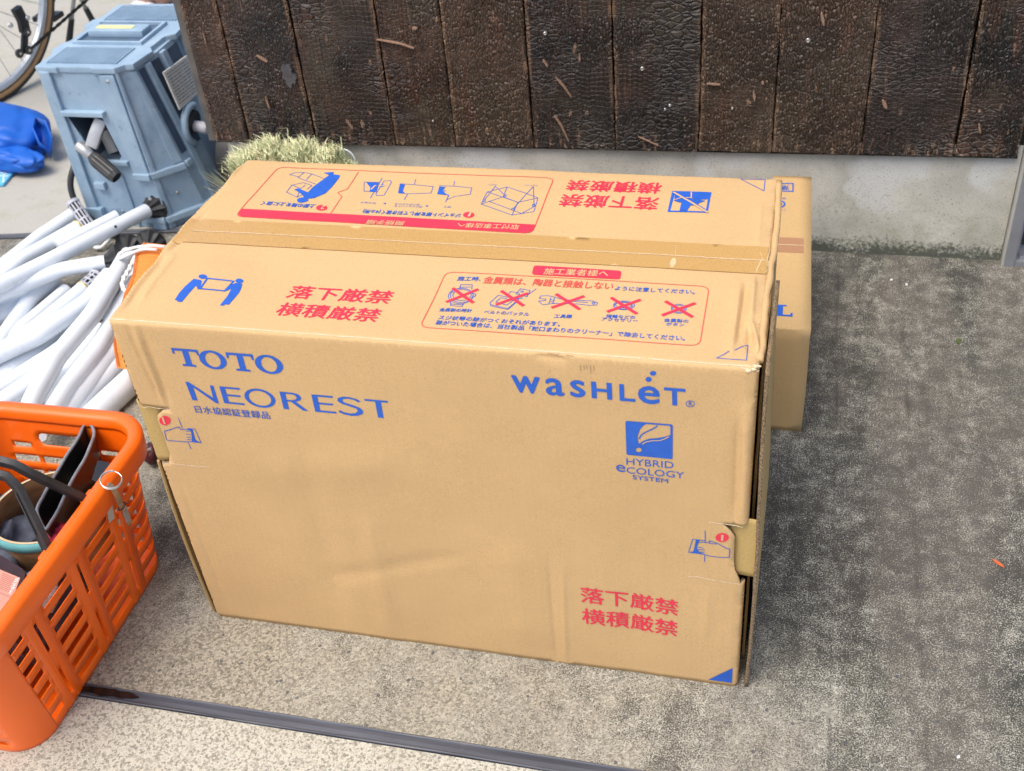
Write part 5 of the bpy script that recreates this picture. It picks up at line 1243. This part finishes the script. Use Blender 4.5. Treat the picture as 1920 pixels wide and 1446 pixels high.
mb = MB(); R_ = [gz(*p, z) for p, z in zip(Z4b([(690, 335), (640, 385), (590, 385), (640, 345)]), (.012, .012, .012, .012))]; mb.tube(smooth_path(R_, .02, 6), .0045, 8); tag(mb.build('cord_loop', ROPE, smooth=True, loc=tuple(R_[0])), 'loop of white cord on the concrete behind the pipe heap', 'cord')

# ------------------------------------------------------------------ pale blue pressure washer
PW = thing('pressure_washer', 'pale blue grey ribbed plastic cleaning machine with a spray gun stowed in its front', 'pressure washer', (-.7, 1.3, 0))
BR = [(-.842, 1.116), (-.636, 1.112), (-.566, 1.190), (-.552, 1.280), (-.556, 1.47), (-.842, 1.47)]
TRG = [(-.850, 1.122), (-.662, 1.120), (-.628, 1.150), (-.616, 1.235), (-.620, 1.500), (-.850, 1.500)]
Z0, Z1_ = .004, .395
def pw(i, u, v, off=0.0):
    a0, a1 = Vector((*BR[i], Z0)), Vector((*BR[(i+1) % 6], Z0)); b0, b1 = Vector((*TRG[i], Z1_)), Vector((*TRG[(i+1) % 6], Z1_))
    p = a0.lerp(a1, u).lerp(b0.lerp(b1, u), v); n = (a1-a0).cross(b0-a0).normalized(); return p+n*off
def slab(mb, i, u0, u1, v0, v1, o0, o1, bev=.0032, m=0, sk=0):
    pts = [pw(i, u0, v0, o0), pw(i, u1, v0, o0), pw(i, u1+sk, v1, o0), pw(i, u0+sk, v1, o0), pw(i, u0, v0, o1), pw(i, u1, v0, o1), pw(i, u1+sk, v1, o1), pw(i, u0+sk, v1, o1)]; mb.hexa(pts, m, bev)
# shell: front wall has the gun recess cut out
OPEN = [(.145, .735), (.615, .74), (.70, .475), (.66, .452), (.33, .452), (.30, .50), (.24, .60)]
A, T = cdt_sheet([(0, 0), (1, 0), (1, 1), (0, 1)], [OPEN], [(u, v) for u in np.arange(.05, 1, .1) for v in np.arange(.05, 1, .05)], .06)
mb = MB(); mb.add([pw(0, u, v) for u, v in A], T.tolist())
for i in range(1, 6): mb.add([pw(i, 0, 0), pw(i, 1, 0), pw(i, 1, 1), pw(i, 0, 1)], [[0, 1, 2, 3]])
mb.add([Vector((*p, Z1_)) for p in TRG], [list(range(6))])
o = mb.build('shell', CASE, PW); solidify(o, .004, -1)
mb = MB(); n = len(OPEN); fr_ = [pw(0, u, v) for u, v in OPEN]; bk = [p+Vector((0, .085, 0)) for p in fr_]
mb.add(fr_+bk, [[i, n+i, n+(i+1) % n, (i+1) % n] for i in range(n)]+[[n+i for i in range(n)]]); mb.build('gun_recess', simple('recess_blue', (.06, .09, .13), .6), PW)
mb = MB()
slab(mb, 0, .0, .15, .0, 1.0, -.001, .010); slab(mb, 0, .80, 1.0, .36, .985, -.001, .007); slab(mb, 0, .60, .635, .0, .36, -.001, .005)
slab(mb, 0, .13, .70, .735, .765, -.001, .016, .003); slab(mb, 0, .30, .78, .425, .452, -.001, .012, .003)
slab(mb, 0, .80, 1.02, .335, .375, -.001, .014, .003); slab(mb, 1, -.02, 1.0, .335, .375, -.001, .012, .003); slab(mb, 2, .0, .25, .335, .375, -.001, .010, .003)
slab(mb, 0, .70, 1.02, .045, .085, -.001, .014, .003); slab(mb, 1, -.02, 1.0, .045, .085, -.001, .016, .003); slab(mb, 2, .0, 1.0, .045, .085, -.001, .016, .003); slab(mb, 3, .0, .6, .045, .085, -.001, .016, .003)
slab(mb, 1, .0, .16, .0, 1.0, -.001, .008); slab(mb, 1, .70, 1.0, .38, .98, -.001, .004); slab(mb, 2, .35, .55, .09, .98, -.001, .008)
slab(mb, 3, .02, .10, .60, .99, -.001, .010); slab(mb, 3, .36, .44, .70, .99, -.001, .010, sk=.05)
slab(mb, 0, .0, .22, .0, .13, -.001, .018, .004); slab(mb, 0, .84, 1.0, .0, .045, -.001, .012, .003)
slab(mb, 0, .22, .36, .255, .30, -.001, .012, .003)
mb.build('moulded_rib', CASE, PW)
mb = MB(); dk = simple('shaded_blue_panel', (.045, .075, .125), .55, .2)  # darker blue panels paint in the shade of the right-hand faces
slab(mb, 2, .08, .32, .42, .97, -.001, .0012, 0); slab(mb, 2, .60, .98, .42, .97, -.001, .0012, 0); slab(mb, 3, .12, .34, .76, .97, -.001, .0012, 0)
mb.build('shade_panel', dk, PW)
# lid with stepped outline, two ribbed treads and the carry grip
lid = [(-.856, 1.116), (-.800, 1.112), (-.796, 1.118), (-.715, 1.118), (-.711, 1.112), (-.655, 1.114), (-.640, 1.136), (-.622, 1.140), (-.612, 1.215), (-.628, 1.235), (-.626, 1.300), (-.606, 1.318), (-.612, 1.40), (-.628, 1.42), (-.628, 1.505), (-.700, 1.512), (-.858, 1.505), (-.858, 1.42), (-.872, 1.40), (-.872, 1.36), (-.856, 1.34), (-.856, 1.27), (-.870, 1.25), (-.870, 1.21), (-.856, 1.19)]
MB().prism([Vector((x, y, .392)) for x, y in lid], (0, 0, .014), 0, .003).build('lid', CASE, PW)
for (x0, x1, y0, y1) in ((-.838, -.665, 1.135, 1.225), (-.838, -.645, 1.395, 1.49)):
    mb = MB(); k = 0
    while x0+k*.0075 < x1: mb.box((x0+k*.0075, y0, .405), (x0+k*.0075+.0042, y1, .4095), 0, .001); k += 1
    mb.build('ribbed_tread', CASE, PW)
mb = MB(); mb.box((-.835, 1.245, .405), (-.655, 1.252, .414), 0, .002); mb.box((-.835, 1.368, .405), (-.655, 1.375, .414), 0, .002); mb.box((-.835, 1.252, .405), (-.826, 1.368, .414), 0, .002); mb.box((-.664, 1.252, .405), (-.655, 1.368, .414), 0, .002); mb.build('grip_frame', CASE, PW)
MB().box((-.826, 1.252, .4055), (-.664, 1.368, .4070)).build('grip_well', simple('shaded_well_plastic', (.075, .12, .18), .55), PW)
mb = MB(); mb.box((-.815, 1.285, .407), (-.672, 1.332, .424), 0, .006); mb.build('carry_grip', CASE, PW, angle=rad(40))
MB().box((-.800, 1.298, .4242), (-.705, 1.318, .4250)).build('warning_sticker', YEL, PW)
for i_, u_, v_, r_ in ((0, .90, .95, .005), (0, .07, .93, .005), (0, .90, .20, .005), (0, .45, .36, .004), (1, .5, .20, .005), (2, .5, .22, .005), (0, .45, .10, .004)):
    q_ = pw(i_, u_, v_, .006 if u_ > .8 or u_ < .1 else .0); MB().lathe([(.0001, .0025), (r_*.5, .0024), (r_*.5, .0012), (r_*.8, .0022), (r_, 0), (r_, -.006)], q_, pw(i_, u_, v_, 1)-pw(i_, u_, v_), 14).build('case_screw', GREYM, PW, smooth=True)
# label on the right wall, hose port, stub, wheel, hose
_n3 = (pw(3, .1, .1, 1)-pw(3, .1, .1, 0))
def onright(px): return at(px[0], px[1], tuple(_n3), tuple(pw(3, .1, .6, .012)))
lb = [onright(p) for p in ((307, 136), (351, 104), (374, 172), (338, 206))]
mb = MB(); mb.prism(lb, (-.004, 0, 0)); mb.build('rating_label', LABELW, PW)
mb = MB(); e1, e2 = lb[1]-lb[0], lb[3]-lb[0]; nn = e1.cross(e2).normalized(); nn = nn if nn.x > 0 else -nn
rl = random.Random(4)
for i in range(11):
    u = .07
    while u < .9:
        w_ = rl.uniform(.04, .16); a_ = lb[0]+e1*u+e2*(.08+i*.078)+nn*.0008; mb.strip([a_, a_+e1*min(w_, .93-u)], .0022, nn); u += w_+.03
mb.build('label_print', simple('grey_print', (.16, .17, .18), .6), PW)
pc = onright((370, 232))-_n3*.010; mb = MB(); X = Vector((1, 0, -.17)).normalized()
arc = [pc+Vector((0, math.cos(rad(t)), math.sin(rad(t))))*.044 for t in range(60, 250, 10)]
for r_, o_ in ((.010, .010),): mb.tube(arc, .0095, 8)
mb.build('hose_port_ring', CASE, PW, smooth=True)
mb = MB(); mb.lathe([(.034, -.01), (.034, .002), (.001, .003)], pc, X, 24); mb.build('port_recess', CASE_D, PW)
mb = MB(); mb.lathe([(.013, 0), (.014, .02), (.014, .034), (.012, .036), (.001, .036)], pc+Vector((0, .0, -.004)), X, 18); mb.build('water_inlet', GREYP, PW, smooth=True)
mb = MB(); mb.lathe([(.0001, 0), (.085, 0), (.096, .008), (.096, .045), (.085, .052), (.0001, .052)], (-.548, 1.33, .097), (1, 0, 0), 36); mb.build('wheel', BLACKP, PW, angle=rad(40))
hp = [(-.846, 1.13, .165), (-.862, 1.10, .12), (-.852, 1.085, .07), (-.820, 1.085, .030), (-.79, 1.07, .014), (-.74, 1.05, .011)]; MB().tube(smooth_path(hp, .05, 8), .0075, 12).build('hose', RUBBER, PW, smooth=True)
# spray gun stowed in the recess
G = [at(x, y, (0, 1, 0), (0, yy, 0)) for x, y, yy in ((146, 271, 1.092), (180, 300, 1.076), (219, 333, 1.062), (190, 225, 1.13), (172, 275, 1.10), (196, 245, 1.16), (215, 285, 1.15))]
d = (G[2]-G[0]).normalized(); mb = MB(); mb.lathe([(.001, 0), (.010, .0), (.0125, .003), (.0125, .034), (.0105, .037), (.0105, .048)], G[0], d, 20); o = mb.build('spray_gun', GREYM, PW, smooth=True)
L2 = (G[2]-G[0]).length; mb = MB(); mb.lathe([(.010, .040), (.0135, .046), (.0165, .054), (.0175, .060), (.0175, L2-.012), (.0150, L2), (.0125, L2), (.0115, L2-.006), (.0005, L2-.006)], G[0], d, 32, star=lambda j, k: 1.0 if j in (0, 5, 6, 7, 8) or k % 2 else .93); mb.build('nozzle_knob', BLACKP, o)
mb = MB(); bar(mb, [G[3], G[3].lerp(G[4], .5)+Vector((0, -.004, 0)), G[4]], .028, .014, (0, 1, 0)); bar(mb, [G[5], G[6]], .030, .016, (0, 1, .2)); mb.build('gun_lever', GREYM, o, angle=rad(40))

# ------------------------------------------------------------------ green straw broom behind the carton
BRM = thing('straw_broom', 'pale green straw broom head with frayed bristles behind the far edge of the big carton', 'broom', (-.25, 1.08, 0))
rs_ = random.Random(11); mb = MB()
straw = []
for k, col in enumerate(((.60, .64, .36), (.48, .53, .29), (.76, .73, .46), (.70, .60, .36))): straw.append(simple('pale_green_straw' if k == 0 else 'straw_shade_%s' % 'abcd'[k], col, .6, .25, 80, .1, 300))
for i in range(4200):
    f_ = rs_.random(); x0 = -.385+.25*f_+rs_.gauss(0, .003); tx = -.392+.272*f_**.95+.004*math.sin(f_*90)+rs_.gauss(0, .005)
    env = .240+.016*math.sin(math.pi*min(1, f_*1.05+.08))**.8-(.035*max(0, .22-f_)/.22)-.030*max(0, f_-.86)/.14+.008*math.sin(f_*23)+.006*math.sin(f_*51)
    zt2 = env+rs_.gauss(0, .0045)-(.02*rs_.random()**2); y0 = 1.075+rs_.gauss(0, .015); ty = 1.068+rs_.gauss(0, .018); cur = rs_.gauss(-.010, .006)+.006*math.sin(f_*60)
    P_ = [Vector((x0, y0, .055)), Vector((x0*.6+tx*.4, y0*.6+ty*.4, .055+(zt2-.055)*.5)), Vector((x0*.2+tx*.8, y0*.2+ty*.8, .055+(zt2-.055)*.82)), Vector((tx+cur*.6, ty+rs_.gauss(0, .006), zt2-.004)), Vector((tx+cur*1.5, ty+rs_.gauss(0, .008), zt2+.003))]
    a_ = rs_.uniform(-.7, .7); sd_ = Vector((math.cos(a_), math.sin(a_), 0)); ws = [.0012, .0014, .0013, .0010, .0003]; b_ = len(mb.v)
    for p, w_ in zip(P_, ws): mb.v += [p-sd_*w_, p+sd_*w_]
    m_ = rs_.choice((0, 0, 1, 2, 2, 3) if zt2 > env else (0, 1, 1, 1, 2, 0))
    for j in range(4): mb.f.append([b_+2*j, b_+2*j+1, b_+2*j+3, b_+2*j+2]); mb.m.append(m_)
for i in range(26):   # loose stalks splayed to the left
    t = rs_.random(); p = Vector((-.385, 1.06, .06+.02*t)); e_ = Vector((-.435+rs_.gauss(0, .012), 1.03+rs_.gauss(0, .02), .12+.10*t)); q = p.lerp(e_, .6)+Vector((.01, 0, .01)); sd_ = Vector((.0009, .0005, 0)); b_ = len(mb.v)
    for v_, w_ in ((p, 1), (q, 1), (e_, .3)): mb.v += [v_-sd_*w_, v_+sd_*w_]
    for j in range(2): mb.f.append([b_+2*j, b_+2*j+1, b_+2*j+3, b_+2*j+2]); mb.m.append(rs_.choice((1, 2, 3)))
mb.build('bristles', straw, BRM)
MB().box((-.385, 1.050, .035), (-.095, 1.100, .075), 0, .012).build('binding', simple('brown_binding', (.20, .12, .06), .7), BRM, angle=rad(40))
MB().tube([(-.24, 1.075, .05), (-.02, .98, .016), (.36, .80, .016)], .0115, 14).build('handle', simple('bamboo_handle', (.42, .30, .14), .5), BRM, smooth=True)
c = at(645, 300, (0, 1, 0), (0, 1.115, 0)); MB().tube([c+Vector((.026*math.cos(t), 0, .026*math.sin(t))) for t in np.linspace(0, 2*math.pi, 40)[:-1]], .0018, 8, closed=True).build('hanging_ring', WHITEP, BRM, smooth=True)

# ------------------------------------------------------------------ blue tarpaulin bag at the left edge
BG = thing('tarpaulin_bag', 'crumpled bright blue tarpaulin bag on the pale concrete at the left edge', 'bag', (-1.3, 1.5, 0))
def fold(name, c, r, seed, mat, amp=.3, fq=1.6, rot=0, flat=None):
    bm = bmesh.new(); bmesh.ops.create_icosphere(bm, subdivisions=5, radius=1); M = Matrix.Rotation(rot, 3, 'Z')
    for v in bm.verts:
        p = v.co.copy(); s_ = noise.noise(p*fq+Vector((seed, 1, 2))); s2 = abs(noise.noise(p*fq*1.7+Vector((3, seed, 5))))
        sq = Vector([math.copysign(abs(t)**.7, t) for t in p]); q = Vector((sq.x*r[0], sq.y*r[1], sq.z*r[2]))*(1+amp*s_-amp*1.6*max(0, .28-s2)); q = M @ q+Vector(c); q.z = max(q.z, .004); v.co = q
    return MB().bm(bm).build(name, mat, BG, smooth=True)
fold('bag_body', (-1.44, 1.51, .050), (.28, .115, .066), 4, BLUET, .13, 1.1, rad(-14)); fold('folded_edge', (-1.33, 1.40, .035), (.22, .05, .035), 9, BLUET, .14, 1.3, rad(-16))
pe = [gz(x, y, z) for x, y, z in ((66, 218, .115), (86, 226, .11), (98, 256, .075), (94, 286, .04), (72, 266, .08), (60, 238, .10))]
mb = MB(); mb.add([p for p in pe]+[p-Vector((.02, -.02, .03)) for p in pe], [[i, (i+1) % 6, 6+(i+1) % 6, 6+i] for i in range(6)]+[[6, 7, 8, 9, 10, 11]]); o = mb.build('bag_mouth', BLUET, BG, smooth=True); solidify(o, .003)
q = [gz(x, y, .012) for x, y in ((-60, 300), (34, 312), (6, 345), (-60, 350))]; MB().prism(q, (0, 0, -.008), 0, .002).build('printed_panel', LBLUE, BG)
mb = MB()
for a_, b_ in (((-20, 316), (28, 313)), ((-20, 330), (15, 330)), ((9, 305), (6, 342)), ((-4, 322), (12, 326))): mb.strip([gz(*a_, .0128), gz(*b_, .0128)], .004, (0, 0, 1))
mb.build('white_print', WHITEPR, BG)

# ------------------------------------------------------------------ bicycle behind
BI = thing('bicycle', 'bicycle with tan walled tyre and black derailleur parked at the top left', 'bicycle', (-1.545, 1.80, 0))
hub = Vector((-1.548, 1.79, .335)); fd = Vector((math.cos(rad(76)), math.sin(rad(76)), 0)); sdv = Vector((fd.y, -fd.x, 0)); upv = Vector((0, 0, 1))
def wheel(h):
    WM = MB(); ring = lambda R_: [h+fd*R_*math.cos(t)+upv*R_*math.sin(t) for t in np.linspace(0, 2*math.pi, 73)[:-1]]
    t_ = MB().tube(ring(.3215), .0145, 14, closed=True).build('tyre', TYRE, BI, smooth=True)
    mb = MB()
    for s_ in (-1, 1): mb.tube([p+sdv*.0085*s_ for p in ring(.3135)], .0080, 10, closed=True)
    mb.build('tan_sidewall', TANW, t_, smooth=True)
    mb = MB()
    for s_ in (-1, 1): mb.tube([p+sdv*.0045*s_ for p in ring(.2960)], .0095, 10, closed=True)
    r_ = mb.build('rim', RIM, BI, smooth=True)
    mb = MB()
    for k in range(28):
        a_ = 2*math.pi*k/28; s_ = 1 if k % 2 else -1; a2 = a_+(.9 if (k//2) % 2 else -.9)
        mb.tube([h+sdv*.028*s_+(fd*math.cos(a2)+upv*math.sin(a2))*.022, h+(fd*math.cos(a_)+upv*math.sin(a_))*.290], .0011, 5)
    mb.build('spokes', GREYM, r_)
    mb = MB(); mb.lathe([(.001, -.05), (.010, -.05), (.010, -.03), (.024, -.03), (.024, -.026), (.012, -.02), (.012, .02), (.024, .026), (.024, .03), (.010, .03), (.010, .05), (.001, .05)], h, sdv, 20); mb.build('hub', DRK, BI, smooth=True)
wheel(hub); wheel(hub+fd*1.0)
mb = MB()
for k, r_ in enumerate((.052, .046, .040, .034, .029)): mb.lathe([(.001, 0), (r_, 0), (r_, .0022), (.001, .0022)], hub+sdv*(.030+k*.0042), sdv, 28)
mb.build('cassette', DRK, BI)
bb = hub+fd*.43-upv*.065; ch = hub+sdv*.045
# derailleur: cage and two jockey wheels, seen below the hub
pl = (-fd.y, fd.x, 0)
def dp(x, y, o_=.045): return at(x, y, sdv, hub+sdv*o_)
j1, j2 = dp(47, 60), dp(33, 100); j3 = dp(50, 94)
mb = MB(); bar(mb, [dp(30, 15), dp(42, 38), j1], .030, .022, sdv); bar(mb, [j1, j3.lerp(j2, .3)], .020, .012, sdv); bar(mb, [j2, j3], .016, .010, sdv); mb.build('derailleur', DRK, BI, angle=rad(40))
for p in (j1, j2, j3):
    mb = MB(); mb.lathe([(.001, -.004), (.014, -.004), (.014, .004), (.001, .004)], p+sdv*.008, sdv, 18, star=lambda j, k: 1 if k % 2 else .86); o = mb.build('jockey_wheel', BLACKP, BI); MB().lathe([(.001, .0055), (.004, .0055), (.004, .003)], p+sdv*.008, sdv, 10).build('pivot_bolt', METAL, o)
for p in (dp(47, 33), dp(15, 47)): MB().lathe([(.001, .016), (.007, .014), (.008, .008)], p, sdv, 12).build('bolt', METAL, BI, smooth=True)
def chain(a_, b_):
    mb = MB(); n_ = int((b_-a_).length/.0127); d = (b_-a_)/n_
    for i in range(n_):
        p = a_+d*i; w_ = .0035 if i % 2 else .0022
        for s_ in (-1, 1): bar(mb, [p+sdv*w_*s_-d*.1, p+sdv*w_*s_+d*1.1], .0078 if i % 2 else .0062, .0010, sdv)
    return mb.build('chain', DRK, BI)
chain(dp(52, 97), bb+sdv*.045-upv*.085+fd*.0); chain(hub+sdv*.045+upv*.045, bb+sdv*.045+upv*.09)
mb = MB(); mb.lathe([(.04, 0), (.092, 0), (.092, .003), (.04, .003)], bb+sdv*.044, sdv, 44, star=lambda j, k: 1 if k % 2 else .97)
for k in range(5): a_ = 2*math.pi*k/5; bar(mb, [bb+sdv*.045, bb+sdv*.045+(fd*math.cos(a_)+upv*math.sin(a_))*.08], .014, .004, sdv)
mb.build('chainring', DRK, BI)
st_ = bb-fd*.16+upv*.50; hd = bb+fd*.44+upv*.52; hl = bb+fd*.49+upv*.38
mb = MB()
for s_ in (-1, 1): mb.tube([hub+sdv*.055*s_, bb+sdv*.03*s_], .0085, 12); mb.tube([hub+sdv*.055*s_, st_-upv*.04+sdv*.014*s_], .0075, 12)
mb.tube([bb, st_], .0145, 16); mb.tube([st_-upv*.03, hd], .0145, 16); mb.tube([bb, hl], .017, 16); mb.tube([hd+upv*.03, hl-upv*.02], .018, 16); mb.lathe([(.001, -.035), (.021, -.035), (.021, .035), (.001, .035)], bb, sdv, 20); mb.build('frame', MINT, BI, smooth=True)
mb = MB()
for s_ in (-1, 1): mb.tube([hl-upv*.02+sdv*.03*s_, hub+fd*1.0+sdv*.05*s_], .010, 12)
mb.build('fork', DRK, BI, smooth=True)
mb = MB(); mb.tube([st_, st_+upv*.12], .0135, 12); mb.build('seat_post', GREYM, BI, smooth=True)
mb = MB(); sp = st_+upv*.14; mb.hexa([sp-fd*.12-sdv*.07-upv*.02, sp-fd*.12+sdv*.07-upv*.02, sp+fd*.15+sdv*.015-upv*.01, sp+fd*.15-sdv*.015-upv*.01, sp-fd*.12-sdv*.065+upv*.02, sp-fd*.12+sdv*.065+upv*.02, sp+fd*.14+sdv*.015+upv*.015, sp+fd*.14-sdv*.015+upv*.015], 0, .012); mb.build('saddle', BLACKP, BI, angle=rad(40))
mb = MB(); hb = hd+upv*.09; mb.tube([hd, hb], .013, 12); mb.tube(smooth_path([hb-sdv*.26-fd*.06, hb-sdv*.08, hb+sdv*.08, hb+sdv*.26-fd*.06], .05, 5), .012, 12); mb.build('handlebar', DRK, BI, smooth=True)
for s_, fx_, bx in ((1, (128, 92), .0), (-1, (184, 58), .0)):
    p = gz(*fx_, .006); tp_ = bb-fd*.02+sdv*.02*s_-upv*.02; mb = MB(); mid_ = p.lerp(tp_, .42); mb.tube([tp_, mid_], .007, 10); o = mb.build('stand_leg', GREYM, BI, smooth=True); mb = MB(); mb.tube([mid_, p], [.0095, .0115], 12); mb.build('rubber_foot', RUBBER, o, smooth=True)
for s_ in (-1, 1):
    mb = MB(); e_ = bb+sdv*.075*s_+(fd*.6*s_+upv*.8*s_).normalized()*.165; bar(mb, [bb+sdv*.06*s_, e_], .018, .012, sdv); mb.box(tuple(e_+Vector((-.04, -.03, -.008))), tuple(e_+Vector((.04, .03, .008))), 0, .004); mb.build('crank_arm', DRK, BI)

# ------------------------------------------------------------------ small things
p = gz(292, -4, .03); o = lump('paper_bundle', (p.x, p.y, .045), (.065, .05, .045), FLESH, 5, .25, 4, 2.0, True); tag(o, 'terracotta coloured crumpled bundle just beyond the blue washing machine', 'bundle')
lump('clear_film', (p.x-.028, p.y-.035, .018), (.050, .03, .016), CLEARW, 2, .4, 3, 2.5, True, parent=o)
p = gz(286, 852, .02); o = lump('rubber_ball', (p.x, p.y, .022), (.016, .020, .020), simple('dark_wine_rubber', (.055, .012, .014), .35, .3), 5, .15, 4, 1.6); tag(o, 'small dark wine red lump on the concrete between the basket and the big carton', 'ball')
MB().tube([Vector((p.x-.004+.010*math.cos(t), p.y-.002, .045+.012*math.sin(t))) for t in np.linspace(.2, 5, 14)], .0007, 5).build('thin_wire', GREYM, o)
def chipo(name, x, y, r, mat, lab, cat, seed):
    p = gz(x, y, .001); rr = random.Random(seed); a0 = rr.random()*3; pts = [p+Vector((r[0]*math.cos(t)*math.cos(a0)-r[1]*math.sin(t)*math.sin(a0), r[0]*math.cos(t)*math.sin(a0)+r[1]*math.sin(t)*math.cos(a0), 0))*rr.uniform(.8, 1.2) if False else p+Vector((r[0]*math.cos(t)*math.cos(a0)-r[1]*math.sin(t)*math.sin(a0), r[0]*math.cos(t)*math.sin(a0)+r[1]*math.sin(t)*math.cos(a0), 0))*rr.uniform(.75, 1.2) for t in np.linspace(0, 2*math.pi, 9)[:-1]]
    mb = MB(); mb.prism(pts, (0, 0, .0016), 0, .0003); tag(mb.build(name, mat, loc=tuple(p)), lab, cat)
chipo('leaf_scrap', 1797, 640, (.004, .010), LEAF, 'tiny green leaf scrap on the dark concrete right of the flat carton', 'leaf', 2)
chipo('plastic_chip', 1872, 1057, (.010, .0026), CHIPO, 'small orange chip on the dark concrete near the right edge', 'chip', 6)
chipo('paint_chip', 1671, 525, (.0035, .0022), WCHIP, 'white paint chip on the concrete nearer the flat carton by the plinth', 'chip', 4)
chipo('paint_chip', 1700, 534, (.0035, .0020), WCHIP, 'white paint chip on the concrete farther right by the plinth', 'chip', 5)
chipo('paint_chip', 1797, 1420, (.0032, .0020), WCHIP, 'white paint chip on the speckled concrete at the lower right', 'chip', 7)

for o in bpy.data.objects:
    if 'wloc' in o.keys(): del o['wloc']
